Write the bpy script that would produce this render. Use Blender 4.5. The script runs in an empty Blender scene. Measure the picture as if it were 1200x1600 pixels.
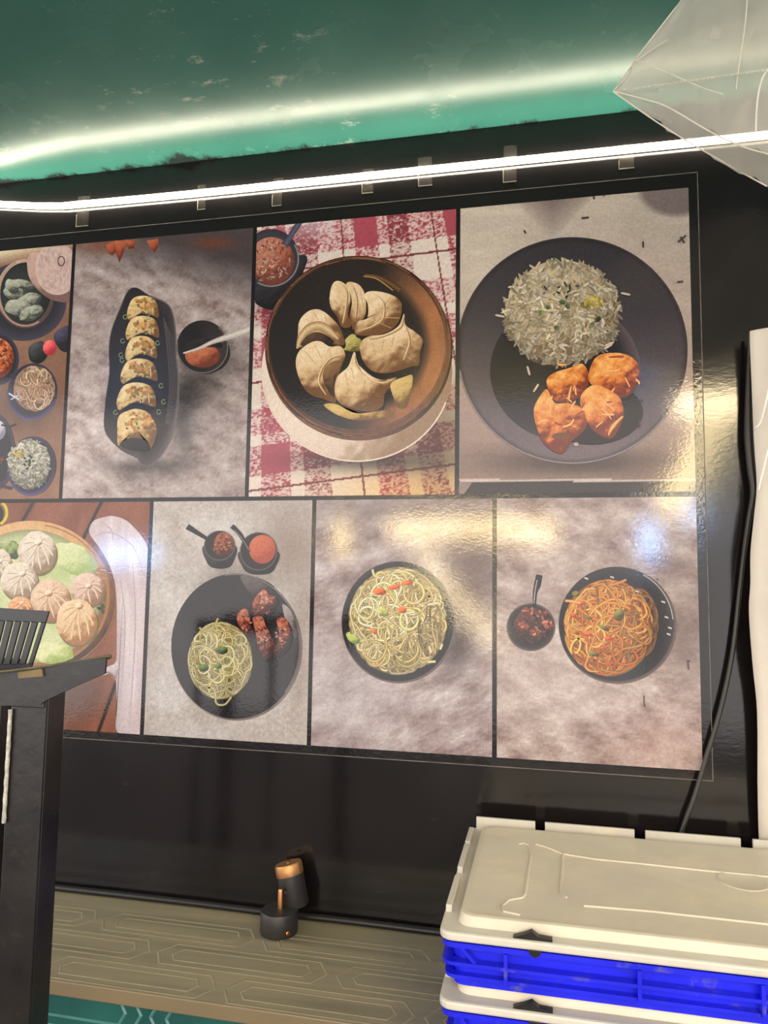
import bpy, math, random
import numpy as np
from mathutils import Vector, Matrix

random.seed(7)
rng = np.random.default_rng(7)
S = bpy.context.scene
COL = S.collection

# ------------------------------------------------------------------ camera
# Metres. Printed wall = plane y 0, x to the right, z up, floor z 0; the viewer stands at -y.
PW = 0.42                                      # width of one upper picture
YAW, PITCH, ROLL, FPX = -0.2139, 0.0914, 0.0144, 1150.0
CAM = np.array([2.3766*PW, -3.264*PW, 1.5])
MID = 1.5 + .3727*PW                           # height of the bar between the picture rows
_cy, _sy, _cp, _sp = math.cos(YAW), math.sin(YAW), math.cos(PITCH), math.sin(PITCH)
FW = np.array([_sy*_cp, _cy*_cp, _sp]); _rt = np.array([_cy, -_sy, 0.0]); _up = np.cross(_rt, FW)
RT = math.cos(ROLL)*_rt + math.sin(ROLL)*_up
UP = -math.sin(ROLL)*_rt + math.cos(ROLL)*_up
cd = bpy.data.cameras.new('camera'); co = bpy.data.objects.new('camera', cd); COL.objects.link(co)
cd.sensor_fit = 'VERTICAL'; cd.sensor_height = 36; cd.lens = 36*FPX/1600; cd.clip_start = .02
M = Matrix.Identity(4)
for i in range(3):
    M[i][0] = RT[i]; M[i][1] = UP[i]; M[i][2] = -FW[i]; M[i][3] = CAM[i]
co.matrix_world = M
S.camera = co

# ------------------------------------------------------------------ world, exposure
w = bpy.data.worlds.new('world'); S.world = w; w.use_nodes = True
bg = w.node_tree.nodes['Background']
bg.inputs[0].default_value = (1.0, .95, .92, 1); bg.inputs[1].default_value = 2.75
S.view_settings.view_transform = 'Standard'; S.view_settings.look = 'None'
S.view_settings.gamma = 1; S.view_settings.use_curve_mapping = False
S.view_settings.exposure = 0.0

# ------------------------------------------------------------------ measuring helpers (pixel of the 1200x1600 photo -> place in the room)
def ray(px, py): return FW + RT*(px-600)/FPX - UP*(py-800)/FPX
def on_y(px, py, y=0.0):
    d = ray(px, py); return CAM + d*(y-CAM[1])/d[1]
def on_z(px, py, z):
    d = ray(px, py); return CAM + d*(z-CAM[2])/d[2]
def at_d(px, py, d): return CAM + ray(px, py)*d
def wall_xy(p):
    p = np.asarray(p, float)
    d = FW[None] + RT[None]*((p[:, 0]-600)/FPX)[:, None] - UP[None]*((p[:, 1]-800)/FPX)[:, None]
    q = CAM[None] + d*((0-CAM[1])/d[:, 1])[:, None]
    return q[:, [0, 2]]
def to_px(x, z):
    P = np.stack([x, np.zeros_like(x), z], -1) - CAM
    dd = P@FW
    return 600+FPX*(P@RT)/dd, 800-FPX*(P@UP)/dd

# ------------------------------------------------------------------ materials
def lin(c):
    c = np.asarray(c, float)/255.0
    return np.where(c <= .04045, c/12.92, ((c+.055)/1.055)**2.4)
class NT:
    def __init__(s, name):
        s.m = bpy.data.materials.new(name); s.m.use_nodes = True
        s.t = s.m.node_tree; s.b = s.t.nodes['Principled BSDF']; s.out = s.t.nodes['Material Output']
    def n(s, typ, **kw):
        x = s.t.nodes.new(typ)
        for k, v in kw.items(): setattr(x, k, v)
        return x
    def l(s, a, b): s.t.links.new(a, b)
    def coord(s, kind='Object', scale=(1, 1, 1)):
        tc = s.n('ShaderNodeTexCoord'); mp = s.n('ShaderNodeMapping'); mp.inputs['Scale'].default_value = scale
        s.l(tc.outputs[kind], mp.inputs['Vector']); return mp.outputs[0]
    def noise(s, co, scale, detail=4, rough=.55):
        x = s.n('ShaderNodeTexNoise'); x.inputs['Scale'].default_value = scale
        x.inputs['Detail'].default_value = detail; x.inputs['Roughness'].default_value = rough
        s.l(co, x.inputs['Vector']); return x.outputs['Fac']
    def ramp(s, fac, stops):
        r = s.n('ShaderNodeValToRGB'); e = r.color_ramp.elements
        while len(e) < len(stops): e.new(.5)
        for k, (p, c) in enumerate(stops): e[k].position = p; e[k].color = (*c, 1) if len(c) == 3 else c
        s.l(fac, r.inputs[0]); return r.outputs[0]
    def mix(s, fac, a, b, blend='MIX'):
        x = s.n('ShaderNodeMix', data_type='RGBA', blend_type=blend)
        for v, i in ((fac, 0), (a, 6), (b, 7)):
            if isinstance(v, (int, float)): x.inputs[i].default_value = v
            elif isinstance(v, tuple): x.inputs[i].default_value = (*v, 1)
            else: s.l(v, x.inputs[i])
        return x.outputs[2]
    def bump(s, h, strength, dist=.001):
        x = s.n('ShaderNodeBump'); x.inputs['Strength'].default_value = strength; x.inputs['Distance'].default_value = dist
        s.l(h, x.inputs['Height']); s.l(x.outputs[0], s.b.inputs['Normal'])
    def rough(s, fac, lo, hi):
        x = s.n('ShaderNodeMapRange'); x.inputs[3].default_value = lo; x.inputs[4].default_value = hi
        s.l(fac, x.inputs[0]); s.l(x.outputs[0], s.b.inputs['Roughness'])

def simple(name, rgb, rough=.5, metal=0.0, var=.12, scale=60, bump=.15, spec=.5, stretch=(1, 1, 1), dust=None):
    t = NT(name); c = lin(rgb); co_ = t.coord('Object', stretch)
    f = t.noise(co_, scale)
    col = t.ramp(f, [(.25, tuple(c*(1-var))), (.75, tuple(np.minimum(c*(1+var), .95)))])
    if dust:
        f2 = t.noise(t.coord(), dust[1], 6, .65)
        k = t.ramp(f2, [(dust[2], (0, 0, 0)), (dust[3], (1, 1, 1))])
        col = t.mix(k, col, tuple(lin(dust[0])))
    t.l(col, t.b.inputs['Base Color']); t.rough(f, max(rough-.08, .02), min(rough+.08, 1))
    t.b.inputs['Metallic'].default_value = metal; t.b.inputs['Specular IOR Level'].default_value = spec
    if bump: t.bump(t.noise(co_, scale*4, 3), bump)
    return t.m

def emit(name, rgb, strength):
    t = NT(name); t.b.inputs['Base Color'].default_value = (*rgb, 1)
    t.b.inputs['Emission Color'].default_value = (*rgb, 1); t.b.inputs['Emission Strength'].default_value = strength
    return t.m

def mat_print():
    t = NT('printed_vinyl'); a = t.n('ShaderNodeAttribute', attribute_name='Col')
    f = t.noise(t.coord('Object', (1, 1, 1)), 900, 2)
    g = t.mix(1.0, t.ramp(f, [(.3, (.86, .86, .86)), (.7, (1.1, 1.1, 1.1))]), t.ramp(t.noise(t.coord('Object', (1, 1, 1)), 260, 3), [(.3, (.86, .86, .86)), (.7, (1.1, 1.1, 1.1))]), 'MULTIPLY')
    t.l(t.mix(1.0, a.outputs['Color'], g, 'MULTIPLY'), t.b.inputs['Base Color'])
    t.b.inputs['Roughness'].default_value = .06; t.b.inputs['Specular IOR Level'].default_value = .5
    t.bump(t.noise(t.coord('Object', (1, 1, 1.5)), 170, 3, .6), 1.0, .00009)
    return t.m
MPRINT = mat_print()

def mat_wall():
    t = NT('black_laminate'); co_ = t.coord()
    f = t.noise(co_, 5, 5); f2 = t.noise(t.coord('Object', (3, 1, 14)), 6, 6, .7)
    c = t.ramp(f, [(.3, tuple(lin((17, 14, 15)))), (.7, tuple(lin((27, 23, 24))))])
    k = t.ramp(f2, [(.62, (0, 0, 0)), (.80, (1, 1, 1))])
    c = t.mix(k, c, tuple(lin((50, 46, 46))))
    t.l(c, t.b.inputs['Base Color']); t.rough(f, .09, .15)
    t.bump(t.noise(t.coord('Object', (1, 1, 2)), 70, 4), .5, .0002)
    return t.m
MWALL = mat_wall()

def mat_ceiling():
    t = NT('teal_gloss_laminate'); co_ = t.coord()
    f = t.noise(co_, 3.5, 5); c = t.ramp(f, [(.3, tuple(lin((48, 101, 93)))), (.7, tuple(lin((58, 115, 105))))])
    # grime line: black sealant smears along the joint with the wall (y = 0)
    sx = t.n('ShaderNodeSeparateXYZ'); t.l(t.coord(), sx.inputs[0])
    n1 = t.noise(t.coord('Object', (1, .4, 1)), 9, 6, .7)
    def math_(op, a, b):
        x = t.n('ShaderNodeMath', operation=op)
        for v, i in ((a, 0), (b, 1)):
            if isinstance(v, (int, float)): x.inputs[i].default_value = v
            else: t.l(v, x.inputs[i])
        return x.outputs[0]
    reach = math_('MULTIPLY', math_('SUBTRACT', n1, .44), .17)
    m = math_('ADD', sx.outputs[1], math_('MAXIMUM', reach, .004))
    k = t.ramp(math_('MULTIPLY', m, 32), [(.0, (0, 0, 0)), (.5, (1, 1, 1))])
    c = t.mix(math_('MULTIPLY', k, .9), c, tuple(lin((30, 30, 32))))
    # pale glue and dust marks
    n2 = t.noise(t.coord('Object', (1, 1.6, 1)), 17, 7, .72)
    n3 = t.noise(co_, 2.3, 2)
    k2 = t.ramp(math_('MULTIPLY', n2, math_('ADD', n3, .45)), [(.63, (0, 0, 0)), (.78, (1, 1, 1))])
    c = t.mix(k2, c, tuple(lin((150, 165, 155))))
    t.l(c, t.b.inputs['Base Color'])
    t.rough(t.noise(co_, 12, 4), .20, .32)
    t.b.inputs['Specular IOR Level'].default_value = .32
    t.bump(t.noise(t.coord('Object', (5, .5, 1)), 40, 3), .2, .0002)
    return t.m
MCEIL = mat_ceiling()

def mat_ledge():
    t = NT('dusty_laminate'); co_ = t.coord('Object', (.5, 7, 1))
    f = t.noise(co_, 5, 6, .6)
    c = t.ramp(f, [(.28, tuple(lin((128, 121, 102)))), (.5, tuple(lin((150, 141, 118)))), (.75, tuple(lin((168, 154, 124))))])
    n2 = t.noise(t.coord(), 70, 5, .7); k = t.ramp(n2, [(.66, (0, 0, 0)), (.8, (1, 1, 1))])
    c = t.mix(k, c, tuple(lin((172, 161, 136))))
    t.l(c, t.b.inputs['Base Color']); t.rough(f, .22, .45)
    t.bump(n2, .2, .0004)
    return t.m

# ------------------------------------------------------------------ mesh helpers
def tag(o, label=None, cat=None, group=None, kind=None):
    if label: o['label'] = label
    if cat: o['category'] = cat
    if group: o['group'] = group
    if kind: o['kind'] = kind
    return o
def empty(name, loc, label, cat, group=None):
    o = bpy.data.objects.new(name, None); COL.objects.link(o); o.location = loc; o.empty_display_size = .05
    return tag(o, label, cat, group)
class MB:
    def __init__(s): s.v = []; s.f = []
    def add(s, v, f):
        b = len(s.v); s.v += [tuple(map(float, q)) for q in v]; s.f += [tuple(b+i for i in q) for q in f]; return s
    def box(s, a, b):
        x0, y0, z0 = a; x1, y1, z1 = b
        return s.add([(x0, y0, z0), (x1, y0, z0), (x1, y1, z0), (x0, y1, z0), (x0, y0, z1), (x1, y0, z1), (x1, y1, z1), (x0, y1, z1)],
                     [(0, 3, 2, 1), (4, 5, 6, 7), (0, 1, 5, 4), (1, 2, 6, 5), (2, 3, 7, 6), (3, 0, 4, 7)])
    def prism(s, pts, d):
        """closed outline pts (3-D), extruded by vector d"""
        n = len(pts); P = [np.asarray(p, float) for p in pts]; d = np.asarray(d, float)
        return s.add(P+[p+d for p in P], [tuple(range(n))[::-1], tuple(range(n, 2*n))] + [(i, (i+1) % n, n+(i+1) % n, n+i) for i in range(n)])
    def tube(s, pts, r, n=10, cap=True):
        P = [np.asarray(p, float) for p in pts]; rs = r if hasattr(r, '__len__') else [r]*len(P)
        ref = None; rings = []
        for i, p in enumerate(P):
            t = P[min(i+1, len(P)-1)]-P[max(i-1, 0)]; t = t/np.linalg.norm(t)
            if ref is None: ref = np.cross(t, (0, 0, 1) if abs(t[2]) < .9 else (1, 0, 0))
            ref = ref-t*np.dot(ref, t); ref = ref/np.linalg.norm(ref); bi = np.cross(t, ref)
            rings.append([p+rs[i]*(math.cos(a)*ref+math.sin(a)*bi) for a in np.linspace(0, 2*math.pi, n, endpoint=False)])
        v = [q for g in rings for q in g]; f = []
        for i in range(len(P)-1):
            for k in range(n): f.append((i*n+k, i*n+(k+1) % n, (i+1)*n+(k+1) % n, (i+1)*n+k))
        if cap: f += [tuple(range(n))[::-1], tuple(range(len(v)-n, len(v)))]
        return s.add(v, f)
    def lathe(s, prof, c, axis=(0, 0, 1), n=32):
        ax = np.asarray(axis, float); ax /= np.linalg.norm(ax)
        a = np.cross(ax, (0, 1, 0) if abs(ax[1]) < .9 else (1, 0, 0)); a /= np.linalg.norm(a); b = np.cross(ax, a)
        c = np.asarray(c, float); v = []
        for r, h in prof:
            for k in range(n):
                q = 2*math.pi*k/n; v.append(c+ax*h+r*(math.cos(q)*a+math.sin(q)*b))
        f = [(i*n+k, i*n+(k+1) % n, (i+1)*n+(k+1) % n, (i+1)*n+k) for i in range(len(prof)-1) for k in range(n)]
        f += [tuple(range(n))[::-1], tuple(range((len(prof)-1)*n, len(prof)*n))]
        return s.add(v, f)
    def build(s, name, mat, parent=None, smooth=False, bevel=0, label=None, loc=None):
        me = bpy.data.meshes.new(name)
        off = np.zeros(3) if loc is None else np.asarray(loc, float)
        if parent is not None: off = off+np.array(parent.matrix_basis.translation)
        if parent is not None and parent.parent is not None: off = off+np.array(parent.parent.matrix_basis.translation)
        me.from_pydata([tuple(np.array(q)-off) for q in s.v], [], s.f); me.materials.append(mat)
        import bmesh
        bm = bmesh.new(); bm.from_mesh(me); bmesh.ops.recalc_face_normals(bm, faces=bm.faces); bm.to_mesh(me); bm.free()
        if smooth:
            me.polygons.foreach_set('use_smooth', [True]*len(me.polygons)); me.set_sharp_from_angle(angle=math.radians(40))
        o = bpy.data.objects.new(name, me); COL.objects.link(o)
        if parent is not None: o.parent = parent
        if loc is not None: o.location = loc
        if bevel:
            b = o.modifiers.new('bevel', 'BEVEL'); b.width = bevel; b.segments = 2; b.limit_method = 'ANGLE'
        if label: o['label'] = label
        return o
def copy_tree(o, parent=None):
    c = o.copy(); COL.objects.link(c); c.parent = parent
    for ch in list(o.children): copy_tree(ch, c)
    return c
def catmull(P, n=6, closed=True):
    P = np.asarray(P, float); N = len(P); out = []
    for i in range(N if closed else N-1):
        g = lambda k: P[k % N] if closed else P[min(max(k, 0), N-1)]
        p0, p1, p2, p3 = g(i-1), g(i), g(i+1), g(i+2)
        for t in np.linspace(0, 1, n, endpoint=False):
            out.append(.5*((2*p1)+(-p0+p2)*t+(2*p0-5*p1+4*p2-p3)*t*t+(-p0+3*p1-3*p2+p3)*t**3))
    if not closed: out.append(P[-1])
    return np.array(out)

# ------------------------------------------------------------------ the setting
CEIL = 2.381; LEDGE = .871
def struct(name, mb, mat, label, **kw):
    o = mb.build(name, mat, **kw); tag(o, label, None, None, 'structure'); return o
struct('wall_back', MB().box((-1.4, 0, 0), (2.6, .08, CEIL)), MWALL, 'black glossy laminate wall behind the printed menu poster')
struct('ceiling', MB().box((-1.4, -2.2, CEIL), (2.6, .08, CEIL+.05)), MCEIL, 'teal glossy laminate ceiling of the stall')
struct('floor', MB().box((-4, -6.5, -.05), (5.5, .08, 0)), simple('floor_concrete', (72, 66, 62), .7, var=.2, scale=8), 'grey concrete floor in front of the stall')

# ------------------------------------------------------------------ printed artwork: flat coloured print, built as layers of vertex-coloured mesh on the vinyl
_perm = rng.random((256, 256))
def vnoise(x, y):
    xi = np.floor(x).astype(int); yi = np.floor(y).astype(int); fx = x-xi; fy = y-yi
    fx = fx*fx*(3-2*fx); fy = fy*fy*(3-2*fy); g = lambda a, b: _perm[a & 255, b & 255]
    return (g(xi, yi)*(1-fx)+g(xi+1, yi)*fx)*(1-fy)+(g(xi, yi+1)*(1-fx)+g(xi+1, yi+1)*fx)*fy
def fbm(x, y, o=4):
    s = 0; a = .5; n = 0
    for k in range(o):
        s = s+a*vnoise(x*2**k+17*k, y*2**k+31*k); n += a; a *= .55
    return s/n
def lerp(a, b, t):
    t = np.clip(np.asarray(t, float), 0, 1)[..., None]; return np.asarray(a, float)*(1-t)+np.asarray(b, float)*t
def gauss(x, y, cx, cy, rx, ry, rot=0):
    c, s = math.cos(rot), math.sin(rot); u = ((x-cx)*c+(y-cy)*s)/rx; v = (-(x-cx)*s+(y-cy)*c)/ry
    return np.exp(-(u*u+v*v))
INK = .93
class Art:
    def __init__(s, x0, x1, z0, z1, base=.0022):
        s.r = (x0, x1, z0, z1); s.V = []; s.C = []; s.F = []; s.nv = 0; s.layer = 0; s.base = base; s.tr = (0, 0, 1)
    def T(s, ox, oy, k): s.tr = (ox, oy, k)
    def raw(s, xz, faces, cols, bump=True):
        x = np.clip(xz[:, 0], s.r[0], s.r[1]); z = np.clip(xz[:, 1], s.r[2], s.r[3])
        y = np.full(len(x), -(s.base+s.layer*3e-6)); s.layer += 1
        s.V.append(np.stack([x, y, z], 1)); s.C.append(np.broadcast_to(np.asarray(cols, float), (len(x), 3)))
        s.F += [tuple(i+s.nv for i in f) for f in faces]; s.nv += len(x)
    def px(s, p):
        p = np.asarray(p, float); return np.stack([s.tr[0]+p[:, 0]/s.tr[2], s.tr[1]+p[:, 1]/s.tr[2]], 1)
    def add(s, p, faces, cols): s.raw(wall_xy(s.px(p)), faces, cols)
    def back(s, fn, nx=110, ny=140):
        """picture ground; fn takes positions in the crop's own units"""
        x0, x1, z0, z1 = s.r; X, Z = np.meshgrid(np.linspace(x0, x1, nx), np.linspace(z0, z1, ny)); X = X.ravel(); Z = Z.ravel()
        a, b = to_px(X, Z); a = (a-s.tr[0])*s.tr[2]; b = (b-s.tr[1])*s.tr[2]
        f = [(j*nx+i, j*nx+i+1, (j+1)*nx+i+1, (j+1)*nx+i) for j in range(ny-1) for i in range(nx-1)]
        s.raw(np.stack([X, Z], 1), f, np.clip(fn(a, b), 0, 255))
    def pillow(s, P, fn, nr=10, n=7, smooth=True, c=None):
        """filled outline; fn(r, x, y, nx, ny) -> colour; n = outward direction"""
        P = catmull(P, n) if smooth else np.asarray(P, float)
        c = P.mean(0) if c is None else np.asarray(c, float); m = len(P); pts = [c[None]]; rr = [np.zeros(1)]
        rad = np.linspace(0, 1, nr+1)[1:]**.75
        for q in rad: pts.append(c+(P-c)*q); rr.append(np.full(m, q))
        pts = np.concatenate(pts); r = np.concatenate(rr)
        d = pts-c; d = d/np.maximum(np.linalg.norm(d, axis=1), 1e-6)[:, None]
        f = [(0, 1+k, 1+(k+1) % m) for k in range(m)]
        for i in range(nr-1):
            a = 1+i*m; b = a+m; f += [(a+k, b+k, b+(k+1) % m, a+(k+1) % m) for k in range(m)]
        s.add(pts, f, np.clip(fn(r, pts[:, 0], pts[:, 1], d[:, 0], d[:, 1]), 0, 255))
    def ell(s, cx, cy, rx, ry, fn, rot=0, nr=10, nt=60, wob=0, wn=5):
        t = np.linspace(0, 2*math.pi, nt, endpoint=False)
        k = 1+wob*(np.sin(wn*t+cx)+.6*np.sin((2*wn+1)*t+cy)); c, q = math.cos(rot), math.sin(rot)
        x = rx*k*np.cos(t); y = ry*k*np.sin(t)
        if not callable(fn):
            col = fn; fn = lambda r, x, y, nx, ny: np.broadcast_to(np.asarray(col, float), (len(r), 3))
        s.pillow(np.stack([cx+x*c-y*q, cy+x*q+y*c], 1), fn, nr, smooth=False, c=(cx, cy))
    def ribbon(s, P, w, core, edge=None, n=4, smooth=True, taper=0):
        P = np.asarray(P, float)
        if smooth and len(P) > 2: P = catmull(P, n, False)
        m = len(P); t = np.gradient(P, axis=0); t /= np.maximum(np.linalg.norm(t, axis=1), 1e-6)[:, None]
        N = np.stack([-t[:, 1], t[:, 0]], 1)*(w/2 if not hasattr(w, '__len__') else np.interp(np.linspace(0, 1, m), np.linspace(0, 1, len(w)), w)[:, None]/2)
        if taper: N = N*(1-taper*np.abs(np.linspace(-1, 1, m))**4)[:, None]
        edge = core if edge is None else edge
        pts = np.concatenate([P-N, P-N*.15, P+N]); cols = np.concatenate([np.broadcast_to(np.asarray(edge, float), (m, 3)), np.broadcast_to(np.asarray(core, float), (m, 3)), np.broadcast_to(np.asarray(edge, float), (m, 3))])
        f = [(k*m+i, k*m+i+1, (k+1)*m+i+1, (k+1)*m+i) for k in range(2) for i in range(m-1)]
        s.add(pts, f, cols)
    def arc(s, cx, cy, rx, ry, a0, a1, w, core, edge=None, n=26):
        t = np.radians(np.linspace(a0, a1, n)); s.ribbon(np.stack([cx+rx*np.cos(t), cy+ry*np.sin(t)], 1), w, core, edge, smooth=False)
    def noodles(s, cx, cy, rx, ry, count, w, cols, seg=13, step=.085, curl=.55, edge=.55, spill=.0, light=(-.3, -.5)):
        R = (rx+ry)/2
        for i in range(count):
            a = rng.random()*6.283; q = math.sqrt(rng.random())*(1+spill*rng.random())
            x, y = q*math.cos(a), q*math.sin(a); h = rng.random()*6.283; cv = float(np.clip(rng.normal(0, curl), -.42, .42)); P = []
            for j in range(seg):
                P.append((cx+x*rx, cy+y*ry)); h += cv+rng.normal(0, .12); nx_, ny_ = x+step*math.cos(h), y+step*math.sin(h)
                if nx_*nx_+ny_*ny_ > 1.0+spill: dh = (math.atan2(-y, -x)-h+math.pi) % (2*math.pi)-math.pi; h += max(-.6, min(.6, dh)); nx_, ny_ = x+step*math.cos(h), y+step*math.sin(h)
                x, y = nx_, ny_; q_ = math.hypot(x, y)
                if q_ > 1+spill: x, y = x*(1+spill)/q_, y*(1+spill)/q_
            c = np.asarray(cols[rng.integers(len(cols))], float); d = math.hypot(x, y)
            k = (.76+.36*i/count)*(1-.22*d*d)*(1+.13*(x*light[0]+y*light[1]))+rng.normal(0, .07); k = max(k, .42)
            s.ribbon(np.array(P), w*(.75+.5*rng.random()), np.clip(c*k*1.08, 0, 245), np.clip(c*k*edge, 0, 255), n=2, taper=.5)
    def grains(s, cx, cy, rx, ry, count, L, w, cols, spill=0, dark=.6):
        for i in range(count):
            a = rng.random()*6.283; q = math.sqrt(rng.random())*(1+spill); x, y = cx+q*rx*math.cos(a), cy+q*ry*math.sin(a)
            h = rng.random()*6.283; l = L*(.7+.6*rng.random())/2; u = np.array([math.cos(h), math.sin(h)]); v = np.array([-u[1], u[0]])*w/2
            c = np.asarray(cols[rng.integers(len(cols))], float)*(.72+.36*rng.random())*(1-.25*q**4*(1 if math.sin(a) > 0 else .2)); p = np.array([x, y])
            P = np.array([p-u*l, p-u*l*.5-v, p+u*l*.5-v, p+u*l, p+u*l*.5+v, p-u*l*.5+v])
            e = c*dark; s.add(P, [(0, 1, 2, 3, 4, 5)], np.clip([c, c, c, c*.9, e, e], 0, 245))
    def build(s, name, parent, label):
        me = bpy.data.meshes.new(name); V = np.concatenate(s.V); Cc = np.concatenate(s.C)
        V = V-np.array(parent.location); me.from_pydata(V.tolist(), [], s.F); a = me.color_attributes.new('Col', 'FLOAT_COLOR', 'POINT')
        L = np.ones((len(V), 4), np.float32); L[:, :3] = np.clip(lin(np.clip(Cc, 0, 255))*INK, .003, .88); a.data.foreach_set('color', L.ravel())
        me.materials.append(MPRINT); o = bpy.data.objects.new(name, me); COL.objects.link(o); o.parent = parent
        o['label'] = label; return o

def shade(base, hi, dark, light=(-.45, -.75), nz=.0, sc=30, rim=.0):
    base, hi, dark = (np.asarray(q, float) for q in (base, hi, dark))
    def fn(r, x, y, nx, ny):
        l = (nx*light[0]+ny*light[1])*r*1.2+.10-.42*r**5
        e = sc*.16; X, Y = x+311, y+177
        emb = fbm((X+light[0]*e)/sc, (Y+light[1]*e)/sc, 4)-fbm((X-light[0]*e)/sc, (Y-light[1]*e)/sc, 4)
        l = l-emb*(1.2+2.6*nz)+nz*(fbm(X/sc/.6, Y/sc/.6, 3)-.5)*1.3
        return np.where((l > 0)[:, None], lerp(base, hi, l), lerp(base, dark, -l*1.7))
    return fn

def stone(tone=(168, 152, 150), hi=(202, 192, 192), lo=(116, 96, 94), sc=70, slant=.35):
    def fn(x, y):
        u = x+slant*y; v = y-slant*x
        f = fbm(u/sc, v/(sc*.6), 5); g = fbm(u/(sc*.22), v/(sc*.075), 4)
        t = (f-.5)*2.1+(g-.5)*1.0
        return np.where((t > 0)[:, None], lerp(tone, hi, t*1.1), lerp(tone, lo, -t*1.1))
    return fn

XL, XR = -.42, 1.26; ZT = MID+1.3407*PW; ZB = MID-1.1229*PW
XA, XB, XC = .5067*PW, 1.3369*PW, 2.1674*PW
G = .0042
poster = empty('menu_poster', (.4, 0, ZB-.03), 'large printed vinyl menu poster of eight food pictures on the black wall', 'poster')
# black vinyl sheet with its pale cut edge
sx0, sx1 = XL-.03, float(on_y(1101, 716)[0]); sz1 = float(on_y(600, 317)[2]); sz0 = float(on_y(485, 1178)[2])
MV = simple('black_vinyl', (24, 21, 22), .12, var=.1, scale=40, bump=.2)
MB().box((sx0, -.002, sz0), (sx1, -.0002, sz1)).build('vinyl_sheet', MV, poster)
ME = simple('pale_cut_edge', (104, 95, 88), .5, var=.5, scale=35)
e = .0011
for a, b in (((sx0, -.0026, sz1-e), (sx1, -.0002, sz1+e*.3)), ((sx0, -.0026, sz0-e*.3), (sx1, -.0002, sz0+e)), ((sx1-e, -.0026, sz0), (sx1+e*.3, -.0002, sz1))):
    MB().box(a, b).build('cut_edge', ME, poster)

# ---- upper row, far left: table with several small dishes
A = Art(XL, 0-G, MID+G, ZT); A.T(0, 370, 3)
def f(x, y):
    c = lerp((158, 116, 92), (120, 84, 68), fbm(x/90, y/160, 4)*1.2-.2)
    c = lerp(c, (226, 208, 176), np.clip((150-y-x*.25)/70, 0, 1)); return c*(1-.35*gauss(x, y, 130, 780, 150, 160))[:, None]
A.back(f, 80, 120)
A.ell(110, 305, 205, 185, lambda r, x, y, nx, ny: lerp((44, 40, 50), (80, 72, 92), np.clip(r*2.6-1.9, 0, 1)))
A.ell(122, 268, 136, 162, shade((176, 142, 128), (206, 178, 160), (90, 70, 64)))
A.ell(122, 266, 118, 144, lambda r, x, y, nx, ny: lerp((64, 70, 66), (34, 36, 36), r*.9+.2*nx))
for q in ((70, 265, 52, 36, .4), (140, 300, 58, 34, -.3), (95, 335, 70, 40, .1), (150, 360, 60, 34, -.4), (60, 235, 40, 26, .9), (110, 225, 60, 22, .2)):
    A.ell(q[0], q[1], q[2], q[3], shade((146, 148, 134), (196, 196, 180), (66, 68, 62), nz=.5, sc=24), rot=q[4], nt=28, wob=.04)
A.arc(122, 266, 126, 153, 60, 250, 8, (196, 164, 148), (150, 116, 104))
A.pillow([(134, 100), (136, 180), (170, 240), (215, 280), (270, 304), (345, 300), (345, 200), (260, 150), (180, 70)], shade((184, 146, 136), (206, 172, 162), (128, 96, 92)), n=3)
A.ell(272, 150, 100, 122, lambda r, x, y, nx, ny: lerp((210, 182, 176), (168, 138, 134), np.clip(fbm(x/9, y/14, 2)*1.6-.6, 0, 1)), rot=-.15)
A.arc(272, 150, 100, 122, 60, 260, 5, (232, 212, 202), (190, 156, 148))
A.arc(290, 116, 15, 22, 0, 360, 5, (92, 70, 62), (60, 44, 40))
A.ell(-5, 575, 98, 122, lambda r, x, y, nx, ny: lerp((30, 28, 34), (64, 58, 84), np.clip(r*5-4, 0, 1)))
A.ell(-8, 570, 76, 94, shade((198, 92, 48), (240, 150, 96), (120, 42, 26), nz=.9, sc=16))
A.grains(-8, 570, 70, 88, 90, 26, 10, [(222, 120, 60), (196, 70, 40), (240, 168, 110), (150, 60, 34)])
A.pillow([(140, 520), (190, 490), (225, 510), (225, 560), (190, 595), (145, 580)], shade((40, 42, 44), (88, 90, 92), (20, 20, 22)))
A.pillow([(255, 470), (290, 430), (340, 425), (340, 530), (290, 535)], shade((52, 44, 62), (92, 84, 116), (26, 22, 30)))
A.ell(236, 522, 31, 36, shade((232, 78, 88), (250, 130, 130), (170, 40, 54)))
A.ell(155, 728, 116, 134, lambda r, x, y, nx, ny: lerp((36, 32, 52), (96, 86, 140), np.clip((r*6-5)*(.3+.7*np.clip(ny, 0, 1)), 0, 1)), rot=.2)
A.ell(165, 715, 96, 104, shade((150, 112, 88), (196, 156, 126), (90, 62, 50), nz=.5, sc=14), wob=.03)
A.noodles(165, 712, 94, 104, 130, 8, [(216, 176, 146), (226, 190, 160), (196, 150, 120)], seg=9, step=.11)
A.ribbon([(45, 735), (70, 750), (95, 765)], 8, (190, 200, 225)); A.ribbon([(55, 765), (90, 745)], 5, (200, 210, 230))
A.ell(-30, 1010, 105, 185, lambda r, x, y, nx, ny: lerp((38, 36, 44), (72, 68, 84), np.clip(r*5-4, 0, 1)))
A.ell(-5, 908, 36, 46, shade((188, 184, 206), (214, 210, 226), (130, 126, 150)))
A.ribbon([(-5, 1150), (20, 1170), (60, 1180)], 16, (56, 52, 64)); A.ribbon([(10, 882), (45, 890), (78, 880)], 9, (44, 42, 46))
A.grains(-20, 1045, 40, 26, 40, 14, 6, [(150, 70, 40), (190, 100, 60)])
A.ell(152, 1076, 114, 140, lambda r, x, y, nx, ny: lerp((42, 40, 56), (92, 84, 138), np.clip((r*6-5)*(.3+.7*np.clip(ny, 0, 1)), 0, 1)), rot=.15)
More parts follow.
